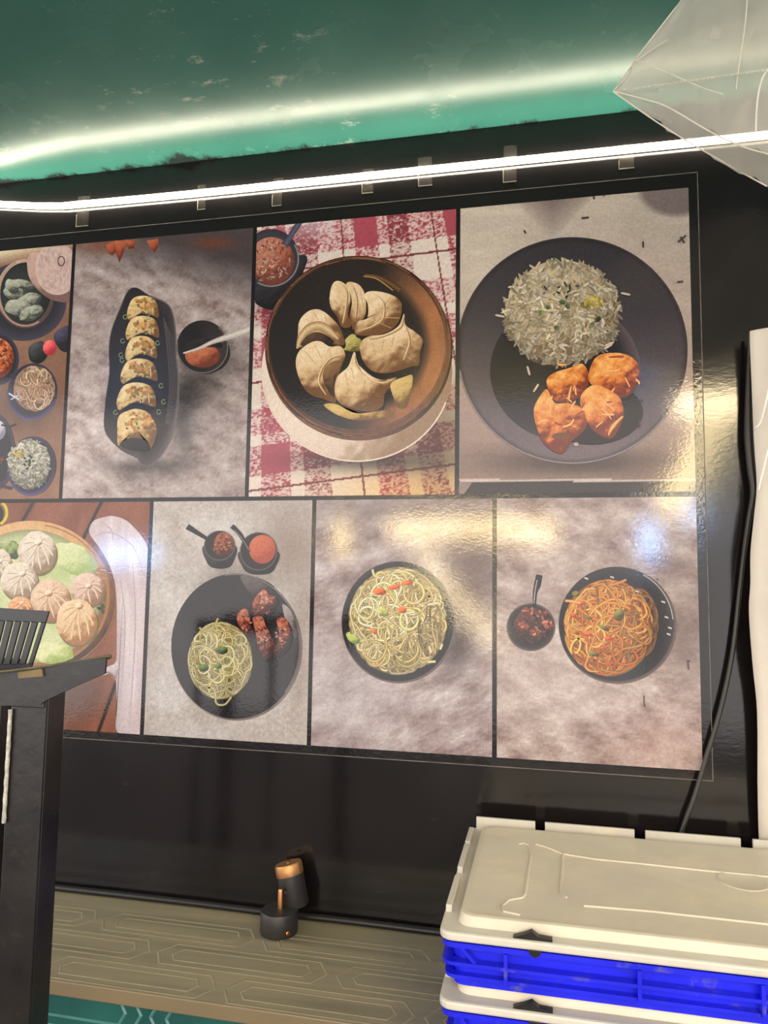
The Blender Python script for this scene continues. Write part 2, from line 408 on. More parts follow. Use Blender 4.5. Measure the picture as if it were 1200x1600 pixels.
A.ell(142, 1066, 98, 112, shade((178, 178, 164), (218, 218, 206), (110, 110, 104), nz=.5, sc=16), wob=.03)
A.grains(142, 1066, 98, 112, 260, 26, 10, [(232, 226, 212), (220, 212, 194), (212, 206, 186), (176, 172, 146)], spill=.03)
A.grains(95, 1020, 22, 20, 22, 16, 9, [(220, 196, 90), (232, 214, 130)]); A.grains(142, 1062, 26, 40, 14, 14, 8, [(60, 80, 56), (40, 50, 44)])
A.build('printed_picture', poster, 'picture of small dishes, a steamer and noodles on a tan table')

# ---- upper row: long dark plate of six fried dumplings
A = Art(0+G, PW-G, MID+G, ZT); A.T(0, 370, 3)
st = stone()
def f(x, y):
    c = st(x, y); d = np.clip((230-y+(x-700)*.28)/240, 0, 1); c = lerp(c, (62, 54, 58), d*.9)
    c = lerp(c, (128, 70, 48), gauss(x, y, 480, 40, 140, 40)*.6); c = lerp(c, (120, 60, 36), gauss(x, y, 1000, 30, 90, 30)*.6)
    sh = .45*gauss(x, y, 930, 700, 120, 120)+.35*gauss(x, y, 1060, 560, 90, 90)+.45*gauss(x, y, 680, 1080, 190, 40)+.5*gauss(x, y, 860, 860, 60, 180)
    return c*(1-np.clip(sh, 0, .75))[:, None]*(1+.14*gauss(x, y, 380, 1000, 130, 300))[:, None]
A.back(f)
for P in ([(500, 40), (540, 15), (560, 60), (530, 90), (510, 78)], [(540, 20), (600, 20), (585, 70), (562, 125), (548, 80)], [(590, 15), (640, 20), (632, 55), (605, 60)], [(690, 20), (745, 10), (742, 50), (728, 78), (705, 50)]):
    A.pillow(P, shade((160, 78, 52), (190, 108, 76), (104, 50, 38)), smooth=False, nr=4)
plate = [(640, 240), (705, 278), (795, 325), (824, 430), (828, 560), (840, 680), (836, 800), (815, 920), (770, 1010), (715, 1068), (672, 1072), (640, 1035), (580, 1005), (520, 950), (492, 890), (500, 760), (517, 640), (515, 520), (530, 430), (570, 330), (600, 262)]
A.pillow(plate, lambda r, x, y, nx, ny: lerp((44, 38, 40), (112, 102, 108), np.clip(r*5-4.1, 0, 1)*np.clip(.35+nx*.7+ny*.3, 0, 1)), nr=9)
for k in range(5):
    A.ribbon([(770+9*k, 380+20*k), (790+9*k, 560), (798+8*k, 720), (780+7*k, 880)], 7, (92-4*k, 84-4*k, 88-4*k), (52, 46, 48))
A.ribbon(catmull(plate, 4)[4:44], 6, (120, 112, 116), (70, 64, 66), smooth=False)
A.ribbon(catmull(plate, 4)[44:84], 5, (86, 78, 78), (50, 44, 44), smooth=False)
rows = [(672, 338, 74, 60), (670, 432, 78, 60), (664, 528, 74, 62), (654, 634, 86, 62), (642, 752, 92, 68)]
fr = lambda: shade((204, 172, 116), (236, 212, 160), (112, 78, 42), (-.5, -.7), .55, 26)
for (cx, cy, a, b) in rows:
    A.ell(cx+4, cy+14, a, b, (34, 27, 26), nt=30)
    A.pillow([(cx-a, cy+b*.55), (cx-a*.92, cy-b*.1), (cx-a*.6, cy-b*.8), (cx+a*.05, cy-b), (cx+a*.7, cy-b*.75), (cx+a*.97, cy-b*.05), (cx+a*.98, cy+b*.7), (cx+a*.5, cy+b*.5), (cx-a*.05, cy+b*.38), (cx-a*.5, cy+b*.62), (cx-a*.85, cy+b*.9)], fr(), nr=8)
    for k in range(4): A.ribbon([(cx-a*.7+k*a*.45, cy+b*.45), (cx-a*.5+k*a*.38, cy), (cx-a*.3+k*a*.3, cy-b*.5)], 6, (234, 212, 164), (176, 138, 84), taper=.8)
    A.grains(cx+a*.1, cy-b*.35, a*.62, b*.42, 22, 24, 14, [(214, 158, 92), (220, 168, 104), (204, 142, 78)], dark=.95)
    A.grains(cx, cy-b*.1, a*.6, b*.5, 6, 12, 7, [(96, 124, 50), (120, 146, 66)], dark=.8)
A.pillow([(553, 890), (562, 840), (600, 818), (645, 808), (700, 828), (735, 885), (737, 930), (712, 993), (690, 955), (650, 945), (610, 945), (580, 955), (557, 978)], fr(), nr=8)
A.grains(650, 868, 64, 42, 30, 24, 14, [(214, 152, 84), (208, 140, 72), (222, 170, 104)], dark=.95); A.grains(630, 870, 50, 40, 6, 12, 8, [(96, 134, 50)], dark=.8)
A.pillow([(570, 965), (610, 950), (650, 948), (690, 960), (700, 1000), (640, 1005), (585, 990)], shade((26, 22, 24), (40, 36, 38), (16, 14, 14)))
for (x, y) in ((590, 378), (578, 490), (570, 556), (575, 580), (758, 700), (770, 775), (748, 822), (545, 825), (700, 380), (742, 500)):
    A.arc(x, y, 9, 10, 0, 320, 4, (150, 170, 120), (90, 110, 66), n=12)
A.ell(960, 545, 122, 100, (38, 31, 31), nt=40)
A.ell(952, 518, 120, 124, lambda r, x, y, nx, ny: lerp((30, 25, 27), (58, 50, 52), np.clip(nx*.5+.3, 0, 1)))
A.arc(952, 520, 118, 120, -50, 190, 7, (122, 110, 110), (58, 50, 50))
A.ell(953, 560, 82, 55, shade((166, 88, 58), (206, 132, 98), (108, 50, 34), nz=.2), nt=36)
A.pillow([(880, 500), (950, 478), (1020, 490), (1045, 520), (960, 520), (885, 545)], shade((34, 28, 30), (48, 42, 44), (24, 20, 22)))
A.ribbon([(862, 548), (935, 525), (1000, 495), (1100, 462), (1200, 428)], [8, 13, 20, 34, 44], (216, 208, 202), (158, 146, 142))
A.build('printed_picture', poster, 'picture of six fried dumplings in a row on a long dark plate')

# ---- upper row: steamed dumplings in a wooden bowl on a checked cloth
A = Art(PW+G, 2*PW-G, MID+G, ZT); A.T(380, 320, 3.158)
def f(x, y):
    u = x+(1290-y)*(.10+.00022*(x-560)); v = y+.13*(x-100); p, q = ((u-90)/570) % 1, ((v-805)/530) % 1
    fr_ = lambda t, a, b: ((t > a) & (t < b)).astype(float)
    a_ = fr_(p, 0, .255)+.72*fr_(p, .37, .60); b_ = fr_(q, .72, 1.0)+.72*fr_(q, .38, .62)
    sp = fbm(x/11, y/6, 3); I = (a_+b_)/2; both = (a_ == 1) & (b_ == 1)
    wv = np.clip((I*1.15-(sp-.5)*2.6-.42)*2.2, 0, 1); wv = np.where(I == 0, 0, np.where(both, .92, .12+.88*wv))
    c = lerp((218, 204, 196), lerp((160, 62, 80), (136, 58, 70), (a_ == .72)*1.0), wv)
    ln = np.maximum(fr_(p, .86, .878), fr_(q, .12, .14)); c = np.where(ln[:, None] > 0, (118, 50, 56), c)
    c = c*lerp((1, 1, 1), (.62, .56, .44), gauss(x, y, 980, 1120, 210, 260)); c = c*lerp((1, 1, 1), (1.02, .9, .66), gauss(x, y, 850, 1420, 420, 170))
    c = c*(1-.6*gauss(x, y, 640, 1265, 360, 55))[:, None]*(1-.5*gauss(x, y, 210, 480, 130, 90))[:, None]
    return lerp(c, (214, 208, 220), .55*gauss(x, y, 330, 100, 130, 70))
A.back(f, 220, 290)
A.pillow([(50, 300), (300, 250), (298, 340), (270, 440), (160, 520), (50, 470)], shade((44, 40, 46), (70, 66, 76), (26, 22, 26)))
A.ell(140, 262, 138, 140, lambda r, x, y, nx, ny: lerp((88, 82, 92), (56, 52, 62), r))
A.ell(142, 280, 112, 118, shade((160, 94, 72), (196, 136, 116), (112, 58, 46), nz=.4, sc=20))
A.grains(135, 280, 104, 106, 130, 22, 6, [(216, 178, 168), (190, 120, 100), (150, 76, 60), (226, 204, 196)], dark=.75)
A.arc(140, 268, 134, 136, -30, 120, 9, (150, 142, 146), (80, 74, 82))
A.ribbon([(280, 85), (240, 150), (205, 205)], [34, 26, 40], (92, 90, 112), (60, 58, 76))
A.ell(562, 828, 470, 442, shade((214, 192, 176), (232, 216, 204), (150, 120, 96), (-.8, -.1)), nt=90)
A.arc(562, 826, 466, 440, 20, 170, 8, (236, 220, 208), (196, 172, 154), n=50)
A.ell(572, 715, 462, 450, shade((104, 66, 44), (140, 96, 66), (48, 30, 22), (-.4, .3), .3, 60), nt=90)
A.ell(568, 700, 458, 446, shade((96, 62, 42), (150, 100, 66), (60, 38, 28), (.5, .2), .3, 40), nt=90)
def inner(r, x, y, nx, ny):
    c = lerp((34, 27, 26), (52, 42, 40), np.clip(-ny*.6, 0, 1)); t = np.clip((r-.74)/.12, 0, 1)*np.clip(nx*1.5+ny*.35-.1, 0, 1)
    return lerp(c, (172, 112, 72), t*(.75+.3*fbm(x/30, y/90, 3)))
A.ell(565, 690, 432, 420, inner, nr=16, nt=96)
A.arc(568, 698, 446, 434, 0, 360, 10, (124, 82, 54), (80, 50, 36), n=90)
A.arc(568, 695, 436, 424, 200, 340, 6, (90, 62, 46), (50, 36, 28), n=50)
for k in range(60):
    a = rng.random()*6.283; A.arc(570, 706, 452+rng.normal(0, 5), 440+rng.normal(0, 5), math.degrees(a), math.degrees(a)+9, 4, (132, 88, 58) if k % 2 else (56, 34, 26), n=6)
A.ribbon([(600, 350), (660, 360), (720, 388), (775, 425)], [14, 24, 26, 30], (116, 84, 48), (60, 42, 30)); A.ribbon([(595, 356), (660, 368), (740, 425)], 5, (180, 140, 84))
dm = lambda li=(-.4, -.75), hi=(226, 200, 160): shade((206, 172, 130), hi, (112, 76, 46), li, .22, 70)
A.pillow([(490, 690), (540, 640), (590, 680), (580, 722), (500, 720)], shade((168, 156, 84), (200, 188, 120), (100, 90, 44), nz=.5, sc=20))
def dumpling(P, pleats=(), li=(-.4, -.75), hi=(242, 222, 190)):
    A.pillow(np.asarray(P)+np.array([6, 16]), lambda r, x, y, nx, ny: np.broadcast_to(np.array([36., 26., 22.]), (len(r), 3)), nr=2)
    A.pillow(P, dm(li, hi), nr=9)
    for p in pleats:
        p = np.asarray(p, float); A.ribbon(p+np.array([5, 3]), 9, (134, 98, 62), (170, 134, 92), taper=.8); A.ribbon(p, 7, (236, 214, 178), (198, 164, 120), taper=.8)
dumpling([(280, 575), (320, 530), (370, 518), (420, 545), (480, 610), (500, 690), (440, 690), (390, 694), (330, 698), (290, 704), (268, 705), (272, 640)], [[(300, 560), (340, 585)], [(345, 530), (370, 570)], [(400, 540), (410, 580)]])
A.pillow([(285, 690), (315, 650), (360, 630), (410, 645), (450, 680), (400, 705), (330, 712)], shade((66, 46, 34), (96, 70, 48), (36, 26, 22)))
A.ribbon([(268, 712), (288, 655), (330, 612), (380, 600), (425, 625), (470, 665)], [8, 34, 46, 46, 40, 10], (222, 194, 150), (150, 112, 74))
dumpling([(505, 405), (560, 390), (600, 440), (606, 540), (565, 605), (520, 600)], [[(540, 405), (560, 470), (555, 560)], [(575, 420), (590, 500)]], (.3, -.6))
dumpling([(428, 470), (440, 400), (470, 378), (515, 405), (532, 470), (520, 545), (535, 600), (490, 606), (465, 555), (440, 520)], [[(470, 385), (510, 430), (505, 520), (490, 590)], [(448, 470), (470, 500)]])
dumpling([(600, 445), (650, 428), (740, 450), (782, 492), (776, 560), (740, 612), (670, 642), (558, 642), (566, 580), (612, 562), (618, 500)], [[(640, 440), (690, 480), (690, 560), (640, 600), (570, 625)], [(720, 460), (690, 500)], [(765, 500), (700, 530)], [(770, 560), (695, 560)], [(730, 610), (672, 585)]])
dumpling([(795, 540), (802, 595), (850, 630), (888, 670), (874, 730), (868, 790), (830, 800), (720, 832), (640, 822), (590, 765), (578, 690), (620, 652), (700, 640), (768, 600)], [[(790, 550), (775, 605), (700, 645), (620, 665)], [(800, 600), (820, 680), (790, 770)], [(740, 640), (730, 700)], [(640, 690), (650, 750)], [(690, 660), (680, 720)]], (-.3, -.6))
dumpling([(262, 795), (275, 730), (330, 685), (380, 675), (430, 702), (480, 700), (506, 742), (490, 790), (470, 850), (462, 910), (457, 976), (400, 960), (330, 935), (288, 880)], [[(500, 740), (430, 760), (385, 820), (375, 880), (410, 940)], [(350, 690), (385, 760)], [(300, 720), (360, 790)], [(285, 790), (360, 840)], [(300, 870), (365, 880)], [(420, 705), (430, 750)]])
A.pillow([(395, 840), (420, 790), (470, 770), (490, 790), (460, 850), (450, 950), (410, 900)], shade((112, 80, 54), (150, 112, 76), (60, 40, 28)))
dumpling([(550, 728), (572, 790), (640, 850), (700, 865), (757, 853), (742, 890), (702, 930), (690, 992), (640, 1022), (560, 1012), (480, 980), (453, 920), (468, 850), (520, 800)], [[(552, 740), (560, 800), (620, 860), (690, 880), (750, 858)], [(530, 800), (545, 860)], [(500, 830), (515, 890)], [(600, 860), (590, 910)], [(660, 885), (640, 930)]])
A.pillow([(730, 885), (800, 850), (838, 850), (822, 960), (802, 1005), (760, 1000), (742, 950)], shade((188, 156, 96), (222, 194, 136), (110, 80, 44)))
A.pillow([(400, 990), (460, 985), (560, 1030), (700, 1015), (746, 1030), (720, 1050), (620, 1064), (540, 1062), (460, 1035)], shade((184, 150, 84), (222, 190, 120), (120, 86, 44), nz=.3))
A.build('printed_picture', poster, 'picture of steamed dumplings in a wooden bowl on red checked cloth')

# ---- upper row, right: rice and sauced chicken on a dark round plate
A = Art(2*PW+G, 3*PW, MID+G*1.2, ZT); A.T(700, 270, 2.4)
def f(x, y):
    c = lerp((196, 182, 172), (146, 120, 110), np.clip((y-150)/1000, 0, 1)); c = lerp(c, (212, 200, 186), .6*gauss(x, y, 120, 330, 150, 200)); c = c*(.94+.12*fbm(x/120, y/30, 4))[:, None]
    t = np.clip((250-y)/150, 0, 1)*np.clip(1-np.abs(x-390)/(160*(np.clip((260-y)/170, .12, 1))), 0, 1)**.6; c = lerp(c, (112, 96, 98), t*.95)
    c = lerp(c, (120, 104, 106), np.clip((1-((x-850)/150)**2-((y-50)/125)**2)*3, 0, 1)*.9)
    c = c*(1-.5*gauss(x, y, 480, 1085, 330, 50))[:, None]
    c = np.where((y > 1153)[:, None], lerp((62, 54, 54), (96, 84, 82), np.clip((x-650)/250, 0, 1)), c); return np.where(((y > 1150) & (y < 1158))[:, None], (196, 180, 172), c)
A.back(f, 120, 190)
A.pillow([(36, 1162), (92, 1162), (60, 1210), (36, 1210)], lambda r, x, y, nx, ny: np.broadcast_to(np.array([140., 122., 116.]), (len(r), 3)), smooth=False, nr=2)
A.ell(466, 668, 432, 425, lambda r, x, y, nx, ny: lerp(lerp((58, 52, 58), (112, 98, 102), np.clip((y-520)/520, 0, 1)*np.clip(1.2-nx*.3, 0, 1)), (40, 36, 40), np.clip(r*14-13.2, 0, 1)), nr=14, nt=110)
A.arc(466, 668, 428, 421, 25, 170, 7, (150, 136, 138), (90, 80, 82), n=60)
A.arc(466, 668, 429, 422, 170, 385, 5, (44, 38, 42), (70, 62, 66), n=60)
A.ell(440, 745, 282, 262, lambda r, x, y, nx, ny: lerp((30, 25, 27), (92, 80, 84), np.clip(r*4-3, 0, 1)*np.clip(.55+nx*.6-.2*ny, 0, 1)+np.clip((y-880)/160, 0, 1)*.7), nr=12, nt=80)
A.ell(425, 565, 205, 170, (40, 30, 26), nt=50); A.ell(420, 640, 150, 92, shade((112, 88, 64), (150, 124, 94), (56, 40, 30), nz=.4, sc=14))
A.ell(427, 525, 212, 194, shade((184, 164, 130), (214, 198, 168), (120, 96, 70), nz=.5, sc=14), wob=.015, wn=9)
A.grains(427, 528, 210, 192, 900, 34, 9, [(228, 214, 188), (236, 224, 202), (210, 192, 158), (218, 202, 168), (198, 178, 142)], spill=.04, dark=.78)
A.grains(450, 540, 120, 60, 7, 24, 16, [(112, 136, 76), (130, 150, 90), (92, 112, 66)]); A.grains(540, 490, 36, 20, 14, 30, 18, [(224, 204, 110), (214, 192, 96)]); A.grains(430, 440, 80, 30, 8, 20, 8, [(92, 84, 74)])
for (x, y, h) in ((302, 745, 1.3), (330, 810, -1), (195, 540, .2), (605, 645, -.4), (600, 655, -.5), (665, 458, .2), (320, 360, .6), (336, 352, -1)):
    A.ribbon([(x-18*math.cos(h), y-18*math.sin(h)), (x, y), (x+18*math.cos(h), y+18*math.sin(h))], 9, (214, 196, 178), (160, 142, 124), taper=.6)
ch = lambda: shade((204, 112, 42), (240, 178, 104), (118, 46, 20), (-.35, -.8), .6, 34)
A.ell(540, 900, 190, 120, (38, 26, 22), nt=40)
for P in ([(370, 780), (400, 752), (455, 735), (505, 720), (528, 770), (512, 825), (470, 855), (410, 862), (382, 830)], [(525, 765), (555, 695), (620, 678), (680, 690), (712, 725), (712, 775), (682, 832), (640, 845), (590, 835), (545, 805)],
          [(495, 850), (540, 800), (600, 815), (645, 850), (658, 910), (640, 960), (610, 998), (560, 980), (520, 935)], [(322, 890), (345, 840), (372, 815), (400, 865), (450, 866), (500, 885), (520, 940), (508, 970), (462, 1010), (425, 1055), (365, 1022), (332, 955)]):
    A.pillow(P, ch(), nr=10); c = np.mean(P, 0)
    for k in range(9):
        q = c+rng.normal(0, 34, 2); d = rng.normal(0, 16, 2); A.ribbon([q, q+d, q+d*1.6+rng.normal(0, 9, 2)], 5+4*rng.random(), (246, 190, 124) if k % 3 else (134, 58, 26), (214, 128, 60) if k % 3 else (180, 88, 36), taper=.9)
A.ribbon([(600, 985), (620, 950), (655, 915)], [5, 16, 6], (232, 190, 110), (190, 120, 50)); A.ell(425, 990, 36, 14, (112, 66, 38), nt=16); A.ell(480, 1020, 10, 8, (170, 150, 150), nt=10)
for P in ([(500, 175), (528, 172)], [(285, 220), (292, 232)], [(545, 92), (548, 105)], [(860, 265), (890, 240)], [(870, 245), (885, 268)], [(858, 414), (880, 411)], [(730, 262), (731, 285)], [(590, 85), (580, 92)], [(725, 850), (728, 860)], [(716, 930), (718, 955)], [(730, 1180), (730, 1196)]):
    A.ribbon(P, 7, (70, 60, 62), smooth=False)
A.build('printed_picture', poster, 'picture of rice and orange sauced chicken on a round dark plate')

# ---- lower row, far left: dumplings in a bamboo steamer
A = Art(XA-.42, XA-G, ZB, MID-G); A.T(0, 770, 2.4)
def f(x, y):
    u = x*.93+y*.36; c = lerp((116, 68, 52), (156, 98, 76), fbm(u/60, y/260, 4)*1.5-.3); c = lerp(c, (82, 66, 62), .75*gauss(x, y, 250, 760, 150, 100))
    g = 0
    for (x0, y0, x1, y1) in ((125, 40, 85, 110), (380, 40, 318, 165), (448, 680, 370, 900)):
        t = (y-y0)/(y1-y0); g = g+np.exp(-((x-(x0+(x1-x0)*t))/7.0)**4)*((t > -.3) & (t < 1.1) & ((t > .12) | (y < 600)))
    return lerp(c, (34, 28, 28), np.clip(g, 0, 1))
A.back(f, 120, 150)
A.arc(-8, 75, 36, 44, -60, 70, 12, (214, 196, 66), (180, 160, 40)); A.ell(-10, 80, 26, 36, (36, 34, 30), nt=24)
A.ell(135, 405, 302, 275, shade((118, 78, 54), (150, 104, 74), (62, 40, 30), (.2, -.6)), nt=70)
A.arc(133, 398, 304, 276, -10, 70, 8, (150, 106, 74), (96, 64, 46), n=30)
A.ell(120, 382, 297, 277, shade((196, 150, 100), (222, 180, 132), (140, 96, 60), (-.3, -.7)), nt=80)
A.arc(120, 386, 288, 268, -80, 75, 6, (150, 104, 66), (182, 136, 90), n=40)
A.ell(112, 388, 268, 250, lambda r, x, y, nx, ny: lerp(lerp((204, 208, 164), (168, 186, 122), fbm(x/50, y/60, 3)*1.6-.4), (132, 132, 96), np.clip(r*5-4.2, 0, 1)), nr=12, nt=60)
A.ell(280, 250, 90, 55, shade((196, 206, 150), (214, 220, 176), (160, 176, 112), nz=.4), rot=.5, wob=.05); A.ell(200, 600, 80, 40, shade((206, 210, 150), (218, 220, 180), (150, 168, 90), nz=.4), wob=.05)
A.ell(40, 215, 50, 34, shade((120, 140, 84), (170, 182, 124), (60, 76, 44), nz=.7, sc=14), wob=.08); A.grains(385, 410, 14, 40, 16, 22, 8, [(96, 110, 76), (70, 84, 60)])
def bun(cx, cy, a, b, base, hi, dark, tip):
    A.ell(cx+5, cy+10, a*1.02, b, (120, 104, 70), nt=30); A.ell(cx, cy, a, b, shade(base, hi, dark, (-.4, -.7), .25, 30), nr=9, wob=.02)
    tx, ty = cx+tip[0], cy+tip[1]
    for k in range(11):
        t = k*6.283/11+.2; ex, ey = cx+a*.86*math.cos(t), cy+b*.86*math.sin(t); mx, my = (tx+ex)/2+8*math.sin(t*3), (ty+ey)/2-6
        A.ribbon([(tx, ty), (mx+4, my+4), (ex, ey)], 7, np.asarray(dark, float)*.5+np.asarray(base, float)*.5, base, taper=.85); A.ribbon([(tx, ty), (mx, my), (ex, ey)], 6, hi, base, taper=.85)
    A.ell(tx, ty, a*.2, b*.16, shade(hi, (240, 226, 206), dark), nt=18)
wh = ((208, 192, 174), (232, 220, 206), (146, 122, 100)); og = ((206, 160, 122), (232, 202, 172), (146, 92, 60))
bun(10, 268, 36, 55, *wh, (-5, -10)); bun(142, 224, 72, 80, *wh, (4, -38)); bun(75, 330, 70, 70, *wh, (12, -26)); bun(330, 362, 64, 62, (204, 172, 152), (230, 206, 192), (146, 106, 84), (6, -12)); bun(80, 425, 46, 36, (212, 150, 104), (236, 190, 150), (156, 92, 54), (5, -12))
bun(192, 402, 74, 80, (206, 172, 142), (232, 208, 184), (150, 104, 72), (-6, -25)); bun(290, 484, 76, 86, (214, 178, 136), (236, 210, 176), (160, 112, 66), (10, -60))
A.pillow([(338, 150), (352, 108), (392, 92), (432, 88), (476, 104), (510, 135), (545, 180), (562, 240), (560, 400), (550, 600), (530, 905), (443, 897), (442, 800), (438, 700), (440, 600), (441, 500), (440, 400), (432, 330), (410, 265), (375, 205)], lambda r, x, y, nx, ny: lerp((192, 174, 182), (216, 204, 208), fbm(x/28, y/140, 3)*1.8-.5)*(1-.12*np.clip((y-200)/700, 0, 1)*np.clip(1-(x-440)/60, 0, 1))[:, None], nr=12, c=(470, 290))
A.pillow([(440, 630), (430, 642), (402, 655), (389, 684), (412, 678), (426, 690), (440, 700), (446, 660)], shade((196, 178, 186), (214, 202, 206), (160, 140, 150)), c=(432, 664))
for P in ([(360, 160), (420, 150), (500, 200), (540, 300)], [(450, 300), (470, 450), (465, 640), (450, 800)], [(500, 260), (510, 500), (490, 850)], [(385, 110), (420, 140), (425, 180)]): A.ribbon(P, [3, 9, 3], (172, 152, 162), (200, 186, 192))
A.ribbon([(388, 682), (405, 672), (420, 680), (436, 694)], 6, (140, 112, 112))
A.build('printed_picture', poster, 'picture of pleated dumplings in a bamboo steamer beside a white napkin')

# ---- lower row: noodles and dark glazed meat on a black plate with two sauce cups
A = Art(XA+G, XB-G, ZB, MID-G); A.T(0, 770, 2.4)
def f(x, y):
    c = lerp((196, 190, 188), (172, 160, 154), fbm(x/110, y/130, 3)*1.6-.3); c = c*(.9+.2*fbm(x/9, y/9, 3))[:, None]
    c = lerp(c, (140, 122, 114), .75*gauss(x, y, 1090, 190, 110, 160)+.35*gauss(x, y, 1130, 600, 60, 260)); return c*(1-.3*gauss(x, y, 890, 330, 130, 60))[:, None]
A.back(f, 150, 190)
A.ell(890, 580, 246, 274, (118, 106, 102), nt=70)
A.ell(886, 575, 242, 272, lambda r, x, y, nx, ny: lerp((36, 32, 36), (60, 54, 58), np.clip(fbm(x/90, y/90, 2)*1.4-.5, 0, 1)*np.clip(r*2-1, 0, 1)), nr=12, nt=90)
A.pillow([(905, 312), (970, 318), (1030, 352), (1010, 375), (960, 395), (920, 350)], shade((74, 66, 68), (104, 94, 94), (44, 40, 42))); A.pillow([(1060, 420), (1090, 440), (1112, 500), (1110, 545), (1080, 500)], shade((132, 122, 124), (160, 150, 150), (80, 72, 74)))
A.arc(886, 575, 239, 269, -100, 40, 5, (126, 116, 116), (60, 54, 56), n=50)
A.ell(828, 630, 118, 140, shade((146, 130, 84), (180, 164, 110), (86, 72, 44), nz=.5, sc=16), wob=.04, wn=7)
for (x, y, a, b) in ((765, 650, 24, 18), (800, 590, 28, 18), (820, 700, 30, 16), (890, 640, 22, 30), (740, 600, 20, 26)): A.ell(x, y, a, b, shade((128, 142, 70), (166, 176, 100), (66, 84, 40), nz=.4), nt=18)
A.noodles(828, 628, 118, 142, 230, 7.5, [(218, 202, 146), (204, 186, 124), (226, 212, 162), (188, 172, 110)], seg=12, step=.10)
for P in ([(810, 760), (815, 790), (845, 793), (870, 765)], [(750, 505), (770, 520), (800, 510)], [(820, 470), (810, 500), (830, 520)], [(905, 560), (930, 580), (925, 610)]): A.ribbon(P, 8, (206, 196, 146), (130, 116, 76))
for (x, y, a) in ((765, 655, 20), (835, 590, 22), (820, 650, 14)): A.ell(x, y, a, a*.7, shade((74, 96, 46), (120, 144, 72), (40, 50, 28), nz=.4), nt=16)
mt = lambda: shade((128, 58, 42), (200, 128, 104), (48, 20, 18), (-.4, -.6), .9, 16)
for P in ([(950, 410), (990, 362), (1010, 380), (1040, 395), (1025, 430), (1000, 455), (960, 460)], [(890, 470), (905, 440), (930, 440), (945, 500), (955, 530), (930, 535), (905, 510)], [(950, 470), (985, 465), (1000, 500), (1030, 560), (1020, 615), (985, 622), (970, 580), (960, 520)], [(1040, 475), (1070, 470), (1090, 510), (1085, 560), (1055, 600), (1020, 610), (1040, 570), (1050, 530)]):
    A.pillow(np.asarray(P)+[8, 10], lambda r, x, y, nx, ny: np.broadcast_to(np.array([24., 18., 18.]), (len(r), 3)), nr=2); A.pillow(P, mt(), nr=8); c = np.mean(P, 0); A.grains(c[0], c[1], 26, 40, 24, 14, 6, [(214, 146, 120), (150, 70, 50), (84, 34, 28), (230, 176, 150)])
def cup(cx, cy, rx, ry, h, fill):
    A.pillow([(cx-rx, cy), (cx+rx, cy), (cx+rx*.9, cy+h*.7), (cx+rx*.5, cy+h), (cx-rx*.4, cy+h), (cx-rx*.85, cy+h*.7)], shade((38, 34, 38), (70, 64, 74), (20, 18, 20)))
    A.ell(cx, cy, rx, ry, (30, 26, 28), nt=40); A.arc(cx, cy, rx*.97, ry*.97, 0, 360, 4, (112, 102, 102), (50, 44, 46), n=40); fill()
cup(826, 198, 58, 56, 84, lambda: (A.ell(842, 195, 38, 46, shade((120, 58, 36), (170, 92, 60), (60, 26, 18), nz=.6, sc=12), nt=26), A.grains(836, 196, 42, 44, 60, 12, 7, [(186, 98, 60), (128, 52, 34), (210, 140, 96), (70, 30, 22)])))
A.ribbon([(705, 127), (745, 152), (778, 172)], [22, 16, 12], (40, 38, 42), (20, 18, 20))
cup(972, 220, 70, 72, 84, lambda: (A.ell(986, 212, 50, 54, shade((182, 88, 60), (198, 108, 80), (160, 70, 48), nz=.3, sc=16), nt=30),))
A.ribbon([(872, 125), (905, 160), (938, 222)], [18, 16, 9], (40, 38, 42), (16, 14, 16)); A.ribbon([(880, 140), (910, 172), (936, 215)], 3, (130, 122, 124))
A.build('printed_picture', poster, 'picture of noodles and glazed meat on a black plate with two sauce cups')

# ---- lower row: pale noodles in a black bowl
A = Art(XB+G, XC-G, ZB, MID-G); A.T(480, 770, 3.556)
st3 = stone((164, 148, 148), (204, 196, 198), (118, 98, 98), 150, -.3)
def f(x, y):
    c = st3(x, y); c = lerp(c, (92, 72, 66), .72*gauss(x, y, 900, 480, 170, 320)); c = lerp(c, (190, 184, 190), .5*gauss(x, y, 200, 1100, 260, 300)); return lerp(c, (112, 96, 92), .6*gauss(x, y, 500, 90, 500, 70))*(1-.4*gauss(x, y, 830, 850, 90, 160))[:, None]
A.back(f)
A.ell(510, 722, 318, 336, (96, 84, 84), nt=70)
A.ell(505, 714, 310, 333, lambda r, x, y, nx, ny: lerp((30, 28, 30), (60, 56, 58), np.clip(r*6-5, 0, 1)*np.clip(-nx*.3-ny*.5+.5, 0, 1)), nr=12, nt=90)
A.ell(500, 720, 255, 272, shade((150, 130, 80), (186, 166, 108), (84, 68, 44), (-.5, -.4), .6, 30), wob=.04, wn=7)
for (x, y, a, b, r) in ((420, 640, 60, 34, .3), (260, 800, 46, 24, .4), (380, 710, 60, 24, -.4), (560, 930, 70, 26, .1), (640, 930, 50, 22, .3), (320, 640, 46, 24, .8), (480, 860, 50, 26, 0)): A.ell(x, y, a, b, shade((160, 172, 92), (200, 206, 132), (88, 100, 50), nz=.4), rot=r, nt=20)
A.noodles(505, 712, 252, 275, 330, 15, [(232, 210, 150), (218, 192, 126), (240, 224, 174), (204, 178, 112)], seg=13, step=.095, spill=.06)
for (x, y, a, b, r) in ((405, 548, 38, 20, .1), (485, 524, 34, 14, -.2), (555, 500, 32, 14, -.1), (530, 650, 24, 18, .4), (370, 770, 26, 9, .7)): A.ell(x, y, a, b, shade((222, 98, 44), (240, 140, 80), (160, 60, 28), nz=.3), rot=r, nt=20)
